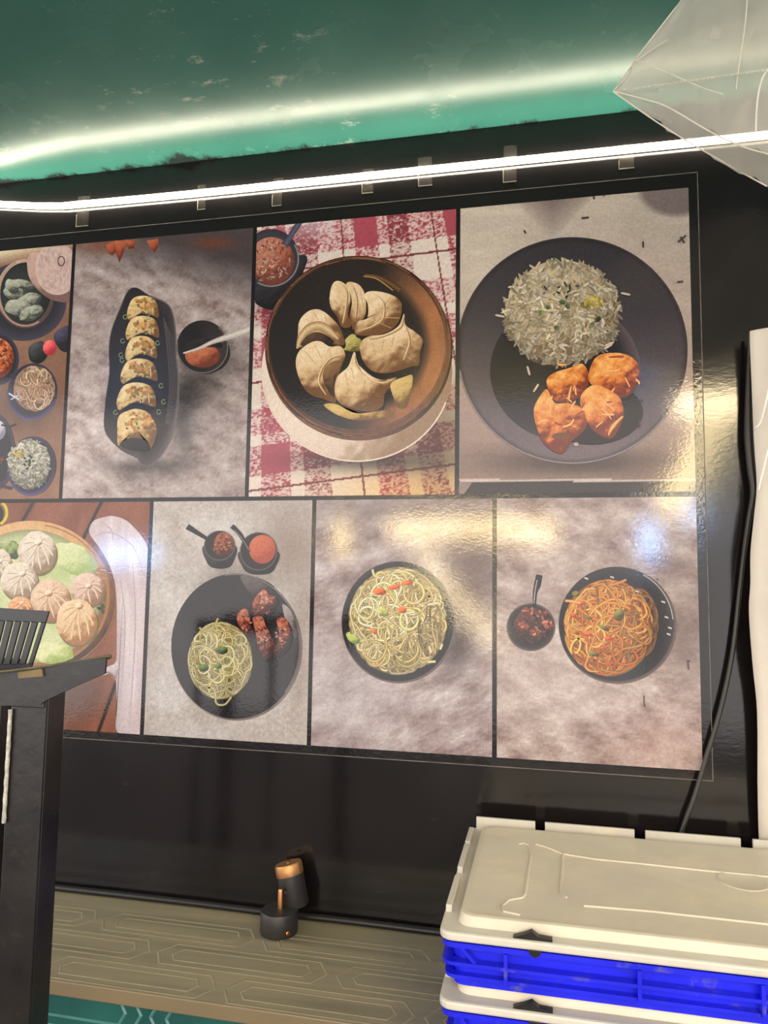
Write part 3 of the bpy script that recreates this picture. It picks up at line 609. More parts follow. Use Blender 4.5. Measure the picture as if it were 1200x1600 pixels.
A.ell(260, 812, 40, 22, shade((160, 182, 80), (196, 210, 120), (96, 116, 46), nz=.3), rot=.5, nt=20); A.ell(420, 660, 36, 24, shade((190, 188, 106), (216, 212, 140), (120, 124, 60), nz=.3), rot=.5, nt=20)
A.noodles(690, 760, 66, 150, 26, 12, [(190, 166, 116), (166, 144, 100)], seg=9, step=.14)
for P in ([(670, 622), (700, 616), (732, 612)], [(672, 940), (715, 936)], [(690, 890), (680, 850)], [(740, 870), (752, 840)], [(365, 425), (375, 460), (410, 475)]): A.ribbon(P, 14, (228, 216, 178), (170, 150, 108))
A.build('printed_picture', poster, 'picture of pale yellow noodles with vegetables in a black bowl')

# ---- lower row, right: orange noodles in a black bowl beside a small sauce bowl
A = Art(XC+G, XR, ZB, MID-G); A.T(760, 770, 2.727)
st4 = stone((168, 150, 146), (208, 196, 192), (120, 98, 94), 120, .3)
def f(x, y):
    c = st4(x, y); c = lerp(c, (104, 84, 78), .62*gauss(x, y, 840, 620, 110, 180)+.35*gauss(x, y, 760, 300, 130, 90)+.4*gauss(x, y, 330, 470, 60, 60)); c = lerp(c, (204, 192, 188), .4*gauss(x, y, 250, 800, 200, 180)); return lerp(c, (176, 132, 124), .3*gauss(x, y, 760, 1080, 260, 160))
A.back(f)
A.ell(190, 572, 104, 102, (92, 78, 74), nt=40); A.ell(188, 570, 100, 100, lambda r, x, y, nx, ny: lerp((40, 34, 34), (64, 56, 54), np.clip(r*5-4, 0, 1)), nt=50)
A.ell(195, 568, 78, 78, shade((70, 42, 36), (104, 62, 50), (36, 26, 24), nz=.7, sc=18), nt=30)
A.grains(195, 575, 74, 66, 110, 16, 9, [(92, 52, 44), (128, 66, 54), (60, 44, 36), (84, 74, 48)])
for (x, y, n) in ((155, 565, 16), (205, 590, 14), (262, 560, 18), (180, 505, 10), (240, 520, 8)): A.grains(x, y, 22, 18, n, 18, 10, [(206, 112, 92), (222, 142, 116), (176, 80, 62)])
A.arc(188, 570, 97, 97, 90, 300, 4, (100, 92, 90), (50, 44, 44)); A.arc(188, 570, 97, 97, 230, 330, 5, (120, 112, 110), (44, 40, 40))
A.ribbon([(226, 350), (218, 390), (207, 430), (205, 488)], [26, 30, 18, 12], (44, 40, 42), (22, 20, 22)); A.ribbon([(216, 372), (207, 420), (203, 470)], 4, (170, 160, 158))
A.ell(560, 566, 250, 248, (96, 80, 76), nt=60)
A.ell(554, 560, 246, 245, lambda r, x, y, nx, ny: lerp((32, 29, 31), (58, 54, 58), np.clip(r*6-5, 0, 1)*np.clip(nx*.4-ny*.4+.5, 0, 1)), nr=12, nt=90)
A.arc(554, 560, 240, 239, -62, -5, 6, (198, 188, 180), (70, 64, 64)); A.arc(554, 560, 243, 242, -5, 150, 4, (76, 68, 68), (40, 36, 38))
A.ell(530, 575, 180, 190, shade((128, 70, 28), (170, 100, 44), (52, 30, 18), (-.6, -.2), .6, 22), wob=.04, wn=7)
A.noodles(640, 560, 90, 150, 70, 11, [(150, 98, 50), (126, 82, 46), (168, 112, 58)], seg=9, step=.14)
A.noodles(520, 575, 178, 192, 310, 10.5, [(222, 142, 58), (206, 122, 44), (234, 168, 86), (196, 104, 36), (226, 150, 70)], seg=12, step=.10, curl=.3, spill=.05, light=(-1.2, -.1))
for (x, y, a, b, r) in ((565, 520, 22, 26, .2), (455, 685, 26, 10, .3), (500, 575, 26, 9, .5), (380, 430, 16, 12, 0), (430, 530, 20, 8, .4)): A.ell(x, y, a, b, shade((112, 104, 44), (150, 140, 66), (66, 56, 26), nz=.4), rot=r, nt=16)
for (x, y, a, b, r) in ((430, 600, 26, 8, .4), (400, 470, 22, 9, -.3), (520, 620, 22, 7, .2), (370, 520, 18, 8, .8)): A.ell(x, y, a, b, shade((212, 84, 36), (232, 120, 60), (150, 54, 26)), rot=r, nt=16)
A.ribbon([(335, 460), (365, 462), (400, 470)], 12, (232, 178, 110), (170, 110, 60)); A.ribbon([(520, 395), (560, 385), (595, 370)], 11, (216, 150, 84), (140, 86, 40))
for (x, y) in ((752, 465), (766, 530), (780, 575), (775, 602), (535, 360), (425, 365), (640, 420)): A.ribbon([(x-8, y-3), (x+8, y+3)], 8, (214, 204, 192), (130, 120, 112), smooth=False)
for P in ([(670, 862), (671, 890), (674, 912)], [(858, 720), (860, 752)], [(725, 365), (730, 372)]): A.ribbon(P, 5, (66, 56, 54))
A.ell(859, 716, 7, 5, (76, 64, 62), nt=10)
A.build('printed_picture', poster, 'picture of orange noodles in a black bowl beside a small sauce bowl')


# ------------------------------------------------------------------ LED strip under the ceiling
pts = [on_y(p[0], p[1], -.006) for p in ((-240, 309), (-120, 313), (0, 319.5), (55, 322), (100, 322), (150, 317.5), (300, 303.5))]
x0 = pts[-1]; x1 = on_y(1090, 222.5, -.006)
for k in range(1, 9): pts.append(x0+(x1-x0)*k/8)
dirv = (x1-x0)/np.linalg.norm(x1-x0); pts.append(x1+dirv*.5)
led = empty('led_strip', (float(x0[0]), 0, float(x0[2])), 'glowing warm white LED strip light running along the wall under the ceiling', 'light')
def strip(h, y0, y1, name, mat):
    mb = MB(); P = np.array(pts); n = len(P); v = []
    for p in P:
        v += [(p[0], y0, p[2]-h), (p[0], y1, p[2]-h), (p[0], y1, p[2]+h), (p[0], y0, p[2]+h)]
    f = []
    for i in range(n-1):
        for k in range(4): f.append((i*4+k, i*4+(k+1) % 4, (i+1)*4+(k+1) % 4, (i+1)*4+k))
    f += [(0, 1, 2, 3), (4*n-4, 4*n-3, 4*n-2, 4*n-1)]
    return mb.add(v, f).build(name, mat, led)
strip(.0055, -.003, -.0003, 'backing_tape', simple('led_backing', (225, 220, 205), .5))
strip(.0050, -.0115, -.003, 'silicone_tube', emit('led_glow', (1.0, .88, .68), 44))

# clear tape pieces that hold the strip
def mat_tape():
    t = NT('clear_tape'); tr = t.n('ShaderNodeBsdfTransparent'); mx = t.n('ShaderNodeMixShader'); mx.inputs[0].default_value = .025
    t.b.inputs['Base Color'].default_value = (.5, .45, .4, 1); t.b.inputs['Roughness'].default_value = .25
    t.bump(t.noise(t.coord(), 90, 3), .5)
    t.l(tr.outputs[0], mx.inputs[1]); t.l(t.b.outputs[0], mx.inputs[2]); t.l(mx.outputs[0], t.out.inputs[0]); return t.m
MT = mat_tape(); MTE = simple('tape_edge', (150, 140, 128), .4, var=.4, scale=80)
tl = ['above the long plate of fried dumplings', 'above the edge of the wooden bowl picture', 'above the middle of the wooden bowl picture', 'above the checked cloth', 'above the bowl and rice pictures', 'above the rice plate', 'nearest the hanging plastic bag']
for (px_, py_, hh, ww, tilt), nm in zip(((130, 330, 60, 26, .02), (315, 308, 48, 16, -.03), (434, 300, 52, 18, .04), (575, 283, 44, 20, .03), (664, 268, 52, 24, -.03), (797, 256, 64, 22, .02), (978, 248, 34, 24, -.04)), tl):
    c = on_y(px_, py_); h = hh*.00115/2; wd = ww*.00115/2
    t = empty('clear_tape_piece', (float(c[0]), 0, float(c[2])), 'small clear tape piece holding the LED strip, '+nm, 'tape', 'clear tape pieces on the LED strip')
    prof = [(-h, -.0006), (-.008, -.0012), (-.0062, -.0119), (.0062, -.0119), (.008, -.0012), (h, -.0006)]
    zs = float(np.interp(c[0], [q[0] for q in pts], [q[2] for q in pts]))-c[2]
    v = []
    for z, y in prof:
        zz = (z+zs) if abs(z) < .01 else z
        for sgn in (-1, 1): v += [(c[0]+sgn*wd+tilt*z, y, c[2]+zz), (c[0]+sgn*wd+tilt*z, y-.0003, c[2]+zz)]
    m = MB(); n = len(prof); f = []
    for i in range(n-1):
        a, b = i*4, i*4+4; f += [(a, a+2, b+2, b), (a+1, b+1, b+3, a+3), (a, b, b+1, a+1), (a+2, a+3, b+3, b+2)]
    f += [(0, 1, 3, 2), (4*n-4, 4*n-2, 4*n-1, 4*n-3)]
    m.add(v, f).build('film', MT, t)
    z0 = c[2]-h
    MB().box((c[0]-wd-tilt*h, -.0016, z0-.0006), (c[0]+wd-tilt*h, -.0004, z0+.0006)).build('cut_end', MTE, t)
    MB().box((c[0]-wd-tilt*h, -.0016, z0), (c[0]-wd-tilt*h+.0007, -.0004, z0+h*.8)).build('cut_side', MTE, t)

# ------------------------------------------------------------------ counter ledge with embossed hexagons
ML = mat_ledge(); MLR = simple('ledge_rib', (156, 147, 120), .14, var=.12, scale=20, bump=.05); MTEAL = simple('teal_panel', (34, 84, 80), .22, var=.2, scale=14, bump=.1)
MTR = simple('teal_rib', (78, 132, 128), .12, var=.15, scale=30, bump=.05); MLB = simple('ledge_border', (120, 105, 80), .4, var=.12, scale=9, stretch=(.4, 4, 1))
LF = -.297
ct = empty('counter_ledge', (.6, -.16, 0), 'dusty brown laminate counter ledge with embossed hexagons along the wall', 'counter')
MB().box((-.9, LF+.004, LEDGE-.022), (2.3, -.0015, LEDGE)).build('top_board', ML, ct)
MB().box((-.9, LF, LEDGE-.022), (2.3, LF+.004, LEDGE+.0006)).build('front_border', MLB, ct, bevel=.002)
MB().box((-.9, LF+.012, .06), (2.3, LF+.03, LEDGE-.022)).build('front_panel', MTEAL, ct, label='teal glossy front panel')
MB().box((-.9, LF+.05, 0), (2.3, LF+.07, .06)).build('plinth', MLB, ct)
def hexring(cx, cy, L, H, wd, th, axis, mb):
    """raised elongated-hexagon outline; axis 'z' lies on the ledge top, 'y' on the front panel"""
    k = H*.62
    def o(d): return [(-L-d*1.25, 0), (-L+k-d*.55, H+d), (L-k+d*.55, H+d), (L+d*1.25, 0), (L-k+d*.55, -H-d), (-L+k-d*.55, -H-d)]
    P, Q, mid = o(0), o(-wd), o(-wd/2)
    def W(p, hgt): return (cx+p[0], cy+p[1], LEDGE+hgt) if axis == 'z' else (cx+p[0], LF+.012-hgt, cy+p[1])
    v = [W(p, -.0004) for p in P]+[W(p, th) for p in mid]+[W(p, -.0004) for p in Q]; f = []
    for i in range(6):
        j = (i+1) % 6; f += [(i, j, 6+j, 6+i), (6+i, 6+j, 12+j, 12+i), (12+i, 12+j, j, i)]
    return mb.add(v, f)
pit = .311
for k in range(-4, 6):
    for row, off, y in ((0, 0, -.178), (1, .5, -.098), (1, .5, -.258), (2, 0, -.03)):
        cx = .354+pit*(k+.5+off)
        if not -.7 < cx < 2.0: continue
        if y > -.04:
            continue
        ob = hexring(cx, y, pit*.49, .036, .008, .0006, 'z', MB()).build('embossed_hexagon', MLR, ct)
        hexring(cx, y, pit*.40, .021, .007, .0006, 'z', MB()).build('inner_hexagon', MLR, ob)
for k in range(-4, 6):
    for r in range(9):
        cx = float(on_y(192, 1591, LF)[0])-pit*.40+pit*(k+(.5 if r % 2 else 0)); cz = float(on_y(192, 1591, LF)[2])-r*.079
        if not -.7 < cx < 2.0: continue
        for q, nm in ((1, 'embossed_hexagon'),):
            ob = hexring(cx, cz, pit*.485, .036, .005, .003, 'y', MB()).build(nm, MTR, ct)
            hexring(cx, cz, pit*.40, .021, .005, .003, 'y', MB()).build('inner_hexagon', MTR, ob)

# black cable lying along the back of the ledge
MC = simple('black_rubber', (26, 24, 24), .42, var=.2, scale=50, bump=.1)
cp = [on_y(p[0], p[1], -.008)*np.array([1, 1, 0])+np.array([0, 0, LEDGE+.0062+q]) for p, q in (((-300, 1360), 0), ((50, 1388), 0), ((200, 1402), .001), ((330, 1418), .001), ((432, 1428), 0), ((540, 1440), .001), ((685, 1456), 0), ((900, 1480), 0))]
tag(MB().tube(catmull(cp, 5, False), .0062, 10).build('black_cable', MC, None, True), 'thick black cable lying along the back of the dusty ledge', 'cable')

# ------------------------------------------------------------------ small spot lamp on the ledge
MBK = simple('matt_black_metal', (52, 49, 48), .42, metal=.2, var=.12, scale=90, bump=.1); MCU = simple('copper', (196, 138, 88), .28, metal=1, var=.15, scale=60, bump=.05); MWD = simple('copper_band', (188, 136, 86), .38, metal=.7, var=.2, scale=70, bump=.2)
b = on_z(432, 1462, LEDGE); bx, by = float(b[0]), float(b[1])+.012
lp = empty('spot_lamp', (bx, by, LEDGE), 'small black cylindrical spot lamp with copper top band standing on the ledge', 'lamp')
R_ = .0335
MB().lathe([(R_*.96, .0016), (R_, .004), (R_, .036), (R_*.95, .0395), (R_*.6, .0415), (.004, .042)], (bx, by, LEDGE), n=40).build('base', MBK, lp, True)
MB().lathe([(.0055, .040), (.0055, .072), (.0045, .075)], (bx+.002, by, LEDGE), n=16).build('stem', MCU, lp, True)
hb = at_d(462, 1420, 1) ; hy = by+.030
p0 = on_y(462.5, 1416, hy); p1 = on_y(450, 1348, hy+.004); ax = p1-p0; H = np.linalg.norm(ax); ax /= H; R2 = .0245
hd = MB().lathe([(R2*.9, 0), (R2, .003), (R2, H*.74)], p0, ax, 40).build('head', MBK, lp, True)
MB().lathe([(R2*1.02, H*.74), (R2*1.03, H*.755), (R2*1.03, H-.004), (R2*.96, H), (R2*.15, H+.0008)], p0, ax, 40).build('top_band', MWD, hd, True)
MB().lathe([(.003, H), (.0032, H+.0022), (.002, H+.003)], p0, ax, 12).build('screw', MCU, hd, True)
MB().tube([np.array([bx+.002, by, LEDGE+.070]), np.array([bx+.012, by+.008, LEDGE+.066]), p0+ax*.022+np.array([-.018, -.008, 0])], .0042, 10).build('pivot_arm', MBK, lp, True)
MB().lathe([(.004, 0), (.0042, .003), (.003, .0039)], (bx+.024, by-.0235, LEDGE+.012), (.7, -.7, 0), 12).build('side_screw', MCU, lp, True)

# ------------------------------------------------------------------ stacked blue crates with grey lids
MBL = simple('blue_plastic', (18, 26, 214), .38, var=.12, scale=18, bump=.06, dust=((96, 92, 122), 26, .56, .74))
MGR = simple('grey_plastic_lid', (206, 196, 176), .42, var=.07, scale=20, bump=.12, dust=((222, 208, 172), 11, .56, .78))
MGI = simple('grey_plastic_edge', (198, 192, 180), .42, var=.08, scale=20, bump=.1, dust=((214, 202, 170), 14, .55, .8))
MCL = simple('black_clip', (24, 22, 22), .35, var=.2, scale=60)
fl = on_z(685, 1452, 1.075); CX, CY = float(fl[0]), float(fl[1]); CLN, CDP = .6, .395
zlow = float(on_y(683, 1560, CY)[2]); STEP = 1.075-zlow; BODY = STEP-.0
print('crate step', STEP, 'stack base', 1.075-2*STEP, 'front', CX, CY)
def rbox(mb, x0, y0, x1, y1, z0, z1, r, n=4):
    P = []
    for cx, cy, a in ((x1-r, y1-r, 0), (x0+r, y1-r, 90), (x0+r, y0+r, 180), (x1-r, y0+r, 270)):
        for k in range(n+1):
            t = math.radians(a+90*k/n); P.append((cx+r*math.cos(t), cy+r*math.sin(t), z0))
    return mb.prism(P, (0, 0, z1-z0))
def ringwall(mb, o, i, z0, z1, r, n=4):
    def path(b, rr):
        x0, y0, x1, y1 = b; P = []
        for cx, cy, a in ((x1-rr, y1-rr, 0), (x0+rr, y1-rr, 90), (x0+rr, y0+rr, 180), (x1-rr, y0+rr, 270)):
            for k in range(n+1):
                t = math.radians(a+90*k/n); P.append((cx+rr*math.cos(t), cy+rr*math.sin(t)))
        return P
    A_, B_ = path(o, r), path(i, max(r-(i[0]-o[0]), .001)); m = len(A_)
    v = [(*p, z0) for p in A_]+[(*p, z1) for p in A_]+[(*p, z0) for p in B_]+[(*p, z1) for p in B_]; f = []
    for k in range(m):
        j = (k+1) % m; f += [(k, j, m+j, m+k), (2*m+k, 3*m+k, 3*m+j, 2*m+j), (m+k, m+j, 3*m+j, 3*m+k), (k, 2*m+k, 2*m+j, j)]
    return mb.add(v, f)
def crate(zb, zt, label):
    """zb underside, zt top of the rim = underside of the lid"""
    t = empty('plastic_crate', (CX+CLN/2, CY+CDP/2, zb), label, 'crate', 'stacked blue crates on the ledge')
    i = .016; x0, y0, x1, y1 = CX+i, CY+i, CX+CLN-i, CY+CDP-i; w_ = .004
    ringwall(MB(), (x0, y0, x1, y1), (x0+w_, y0+w_, x1-w_, y1-w_), zb, zt-.0015, .014).build('body', MBL, t)
    MB().box((x0+w_, y0+w_, zb), (x1-w_, y1-w_, zb+.004)).build('bottom', MBL, t)
    o = CX+.003, CY+.003, CX+CLN-.003, CY+CDP-.003
    for nm, za, zc in (('top_flange', zt-.0075, zt-.0015), ('middle_rib', zb+(zt-zb)*.50, zb+(zt-zb)*.50+.004), ('bottom_rib', zb+.012, zb+.016)):
        ringwall(MB(), o if nm != 'bottom_rib' else (o[0]+.003, o[1]+.003, o[2]-.003, o[3]-.003), (x0+.0005, y0+.0005, x1-.0005, y1-.0005), za, zc, .014).build(nm, MBL, t)
    for fx in (.135, .39, .61, .865):
        for yy, ya in ((o[1], y0+.0005), (o[3], y1-.0005)):
            MB().box((CX+CLN*fx-.0022, min(yy, ya)-(.0008 if yy == o[1] else 0), zb+.0125), (CX+CLN*fx+.0022, max(yy, ya)+(.0008 if yy == o[3] else 0), zt-.0082)).build('vertical_rib', MBL, t)
    for fy in (.25, .5, .75):
        for xx, xa in ((o[0], x0+.0005), (o[2], x1-.0005)):
            MB().box((min(xx, xa)-(.0008 if xx == o[0] else 0), CY+CDP*fy-.0022, zb+.0125), (max(xx, xa)+(.0008 if xx == o[2] else 0), CY+CDP*fy+.0022, zt-.0082)).build('vertical_rib', MBL, t)
    # slanting corner stiffener
    zz = zt-.0078; o1 = o[1]+.0012; MB().prism([(CX+.026, o1, zz), (CX+.031, o1, zz), (CX+.046, o1, zb+(zt-zb)*.5+.0042), (CX+.041, o1, zb+(zt-zb)*.5+.0042)], (0, .012, 0)).build('corner_stiffener', MBL, t)
    return t
def lid(z, label, lug=.022):
    """z underside; rim z..z+.016, plateau above"""
    t = empty('crate_lid', (CX+CLN/2, CY+CDP/2, z), label, 'lid', 'grey crate lids')
    x0, y0, x1, y1 = CX, CY, CX+CLN, CY+CDP
    m = MB(); rbox(m, x0, y0, x1, y1, z+.0005, z+.011, .016); m.build('rim', MGI, t, bevel=.003)
    m = MB(); a = .022; P = []
    def loop(d, zz, r):
        L = []
        for cx, cy, an in ((x1-d-r, y1-d-r, 0), (x0+d+r, y1-d-r, 90), (x0+d+r, y0+d+r, 180), (x1-d-r, y0+d+r, 270)):
            for k in range(5):
                q = math.radians(an+22.5*k); L.append((cx+r*math.cos(q), cy+r*math.sin(q), zz))
        return L
    L0, L1, L2, L3 = loop(.020, z+.0108, .018), loop(.024, z+.022, .018), loop(.028, z+.0235, .016), loop(.032, z+.0225, .014); n = len(L0)
    m.add(L0+L1+L2+L3, [(r*n+k, r*n+(k+1) % n, (r+1)*n+(k+1) % n, (r+1)*n+k) for r in range(3) for k in range(n)]+[tuple(range(3*n, 4*n)), tuple(range(n))[::-1]])
    m.build('raised_panel', MGR, t, True)
    zt_ = z+.0225
    # moulded ribs and shallow steps on the panel
    for pa in ([(335, 132), (352, 128), (370, 135), (378, 170), (366, 240), (357, 305), (345, 318), (300, 326), (278, 345), (284, 366), (340, 378)], [(395, 133), (430, 142), (488, 166), (484, 235), (480, 300), (500, 318)], [(488, 166), (600, 184), (760, 200), (980, 224), (1250, 250)], [(560, 346), (800, 366), (1000, 388), (1250, 416)]):
        Q = [on_z(660+p/2.222, 1260+q/2.222, z1+.0225) for p, q in pa]; Q = [(q[0], q[1], zt_) for q in Q]; MB().tube(Q, .0020, 6).build('moulded_rib', MGR, t, True)
    for (u, v, r) in ((.40, .17, .034),): MB().lathe([(r, -.001), (r, .0008), (r-.002, .0012), (r-.004, .0004), (.002, .0004)], (x0+u, y1-v, zt_), n=30).build('round_emblem', MGR, t, True)
    for k in range(5): MB().box((x0+.455, y1-.195+.012*k, zt_-.0005), (x0+.505, y1-.190+.012*k, zt_+.0007)).build('embossed_line', MGR, t)
    # rear upstand with gaps and stepped left edge
    xs = [.012, .112, .128, .273, .290, .436, .454, .588]
    for k in range(0, 8, 2): MB().box((x0+xs[k], y1-.010, z+.008), (x0+xs[k+1], y1-.004, z+lug)).build('rear_lug', MGI, t, bevel=.001)
    for (u, v) in ((.03, .10), (.11, .21), (.24, .34)): MB().box((x0+.002, y1-v, z+.008), (x0+.010, y1-u, z+.020)).build('side_lug', MGI, t, bevel=.001)
    c = MB(); cx = x0+.114
    c.prism([(cx-.024, y0+.004, z+.010), (cx+.022, y0+.004, z+.010), (cx+.022, y0+.004, z+.014), (cx+.006, y0+.004, z+.015), (cx-.002, y0+.004, z+.0205), (cx-.012, y0+.004, z+.016), (cx-.024, y0+.004, z+.012)], (0, .009, 0))
    c.prism([(cx-.004, y0-.0005, z-.003), (cx+.001, y0-.0005, z-.006), (cx+.007, y0-.0005, z-.003), (cx+.009, y0-.0005, z+.002), (cx-.006, y0-.0005, z+.002)], (0, -.002, 0)); c.build('latch_clip', MCL, t)
    return t
z1 = 1.062; z0 = z1-STEP; SB = LEDGE+.0014
crate(SB, z0, 'blue plastic crate at the bottom of the stack, standing on the ledge')
lid(z0, 'grey plastic lid between the two stacked blue crates')
crate(z0+.0240, z1, 'upper blue ribbed plastic crate under the topmost grey lid')
lid(z1, 'dusty grey plastic lid on top of the blue crate stack', .031)

# ------------------------------------------------------------------ white sheet hanging on the wall at the right, and the cable beside it
def mat_sheet():
    t = NT('white_plastic_sheet'); f = t.noise(t.coord('Object', (1, 1, .5)), 9, 4)
    t.l(t.ramp(f, [(.3, tuple(lin((186, 176, 165)))), (.7, tuple(lin((206, 198, 188))))]), t.b.inputs['Base Color']); t.b.inputs['Roughness'].default_value = .55
    t.bump(t.noise(t.coord(), 30, 3), .2); return t.m
edge = [(1171, 518), (1172, 545), (1175, 606), (1178, 690), (1181, 758), (1175, 810), (1169, 863), (1169, 910), (1168, 955), (1176, 1040), (1185, 1114), (1188, 1225), (1190, 1290), (1193, 1345)]
E_ = catmull(edge, 4, False); WS = .34; nu = 26; m = MB(); v = []; f = []
yoff = lambda k, u: -.030-.022*max(0, min(1, (44-k)/14))+.006*math.sin(k*.13+u*5)+.006*math.sin(u*17+k*.05)*min(1, u*6)-.012*math.exp(-((k-22)/9)**2)
for k, p in enumerate(E_):
    q = on_y(p[0], p[1], -.05); zz = q[2]
    for j in range(nu):
        u = j/(nu-1); top = .014*(1-(1-u)**6) if k == 0 else .014*(1-(1-u)**6)*max(0, 1-k/8)
        v.append((q[0]+u*WS, yoff(k, u), zz+top))
for k in range(len(E_)-1):
    for j in range(nu-1): f.append((k*nu+j, k*nu+j+1, (k+1)*nu+j+1, (k+1)*nu+j))
ws = empty('white_sheet', (float(on_y(1190, 900, -.05)[0])+.1, -.05, .95), 'white plastic sheet hanging in front of the black wall at the right edge', 'sheet')
o = m.add(v, f).build('sheet', mat_sheet(), ws, True); sd = o.modifiers.new('solid', 'SOLIDIFY'); sd.thickness = .0012
zt = float(on_y(1171, 518, -.05)[2])
for u in (.05, .29): MB().lathe([(.003, 0), (.003, .052), (.0065, .053), (.0065, .056), (.002, .057)], (float(on_y(1171, 518, -.05)[0])+u, 0, zt-.004), (0, -1, 0), 12).build('nail', MBK, ws, True)
MB().tube(catmull([on_y(1203, 598, -.075), on_y(1196, 632, -.074), on_y(1188, 660, -.072), on_y(1181, 668, -.068)], 5, False), .0013, 6).build('thread', simple('white_thread', (240, 236, 228), .6), ws, True)
MB().tube(catmull([on_y(1204, 690, -.075), on_y(1198, 712, -.074), on_y(1190, 745, -.072), on_y(1185, 765, -.068)], 5, False), .0013, 6).build('thread', simple('white_thread', (240, 236, 228), .6), ws, True)
cb = [(1172, 520, .003), (1171, 560, .0039), (1170, 620, .006), (1170, 680, .0075), (1174, 730, .0072), (1178, 770, .006), (1170, 815, .0048), (1162, 870, .0039), (1154, 940, .0039), (1146, 1010, .0039), (1135, 1070, .0039), (1120, 1130, .0039), (1103, 1185, .0039), (1085, 1245, .0039), (1070, 1285, .0039), (1058, 1322, .0039), (1044, 1370, .0039), (1040, 1420, .0039)]  # real cable; its thicker upper stretch also draws the black shadow strip by the sheet
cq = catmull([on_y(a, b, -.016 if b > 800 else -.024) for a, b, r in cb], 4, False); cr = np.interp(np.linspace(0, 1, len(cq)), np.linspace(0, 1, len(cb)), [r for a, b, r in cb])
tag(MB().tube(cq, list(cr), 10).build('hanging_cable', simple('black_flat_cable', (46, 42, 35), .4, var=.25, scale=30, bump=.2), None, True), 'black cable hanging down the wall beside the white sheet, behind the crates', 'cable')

# ------------------------------------------------------------------ plastic bag hanging from the ceiling
def mat_film():
    t = NT('clear_polythene'); tr = t.n('ShaderNodeBsdfTransparent'); tr.inputs[0].default_value = (.93, .92, .88, 1); tl_ = t.n('ShaderNodeBsdfTranslucent'); tl_.inputs[0].default_value = (.70, .69, .66, 1)
    m1 = t.n('ShaderNodeMixShader'); m2 = t.n('ShaderNodeMixShader'); t.b.inputs['Base Color'].default_value = (.66, .65, .62, 1); t.b.inputs['Roughness'].default_value = .16
    nz = t.noise(t.coord('Object', (1, 1, 1)), 11, 5); mr = t.n('ShaderNodeMapRange'); mr.inputs[3].default_value = .34; mr.inputs[4].default_value = .60; t.l(nz, mr.inputs[0])
    m1.inputs[0].default_value = .45; t.l(t.b.outputs[0], m1.inputs[1]); t.l(tl_.outputs[0], m1.inputs[2])
    t.l(mr.outputs[0], m2.inputs[0]); t.l(tr.outputs[0], m2.inputs[1]); t.l(m1.outputs[0], m2.inputs[2]); t.l(m2.outputs[0], t.out.inputs[0])
    t.bump(t.noise(t.coord('Object', (1.5, 1.5, .7)), 26, 4), .5, .004); return t.m
MF = mat_film()
D = lambda px_, py_, d: at_d(px_, py_, d)
# rows from the top seam to the bottom hem, columns from the pointed corner to the right
top = [D(1065, 0, .95), D(1110, -70, .93), D(1180, -130, .91), D(1260, -170, .91), D(1360, -150, .93), D(1440, -80, .95)]
upper = [D(992, 94, .97), D(1060, 60, .93), D(1150, 30, .89), D(1250, 10, .88), D(1360, 0, .90), D(1450, 20, .95)]
seam = [D(958, 142, 1.0), D(1050, 129, .94), D(1130, 118, .90), D(1195, 109, .87), D(1330, 100, .88), D(1440, 110, .95)]
low = [D(958, 142.5, 1.0), D(1045, 168, .95), D(1110, 205, .91), D(1180, 236, .89), D(1300, 262, .90), D(1420, 240, .95)]
hem = [D(958, 143, 1.0), D(1030, 193, .97), D(1100, 236, .95), D(1198, 291, .93), D(1310, 320, .93), D(1420, 300, .96)]
back1 = [CAM+(p-CAM)*(1+.10*s) for p, s in zip(low, (0, .6, 1, 1, 1, .3))]
back2 = [CAM+(p-CAM)*(1+.14*s) for p, s in zip(upper, (.1, .7, 1, 1, 1, .3))]
rowsB = [top, upper, seam, low, hem, back1, back2, top]
v = []; f = []; SUBU, SUBV = 5, 4; grid = []
for r in range(len(rowsB)-1):
    for k in range(SUBV):
        s_ = k/SUBV; P = [np.asarray(a)*(1-s_)+np.asarray(b)*s_ for a, b in zip(rowsB[r], rowsB[r+1])]; grid.append(catmull(P, SUBU, False))
grid.append(catmull(top, SUBU, False)); nc = len(grid[0])
for gi, g in enumerate(grid):
    for j, p in enumerate(g):
        a = .004*math.sin(gi*1.9+j*1.3)+.003*math.sin(j*2.7-gi*.9); a *= min(1, j/4); v.append(p+FW*a)
for i in range(len(grid)-1):
    for j in range(nc-1): f.append((i*nc+j, i*nc+j+1, (i+1)*nc+j+1, (i+1)*nc+j))
bc = np.mean(np.array(v), 0); bag = empty('plastic_bag', tuple(map(float, (bc[0], bc[1], CEIL-.06))), 'crumpled clear plastic bag hanging from the ceiling in the upper right corner', 'bag')
MB().add(v, f).build('film', MF, bag, True)
MH = simple('thick_film_edge', (214, 208, 196), .3, var=.12, scale=60, bump=.2)
def crease(P, r, nm='crease'): MB().tube(catmull([D(*p) for p in P], 5, False), r, 6).build(nm, MH, bag, True)
crease([(958, 143, .997), (1030, 193, .967), (1100, 236, .947), (1198, 291, .927)], .0009, 'hem')
crease([(958, 142, .996), (975, 125, .985), (986, 108, .975), (992, 94, .967), (1065, 0, .947)], .0008, 'side_seam')
crease([(960, 143, .996), (1010, 156, .965), (1045, 168, .944), (1110, 206, .905), (1160, 229, .885), (1205, 242, .88)], .0009)
crease([(992, 94, .965), (1020, 104, .95), (1060, 121, .928), (1100, 138, .908), (1130, 147, .895)], .0006)
crease([(994, 95, .963), (1025, 74, .945), (1045, 62, .93)], .0008)
crease([(1168, -10, .884), (1164, 40, .884), (1156, 95, .884), (1150, 140, .882)], .0008)
crease([(1200, 108, .865), (1190, 125, .866), (1183, 160, .872), (1181, 205, .876)], .0010)
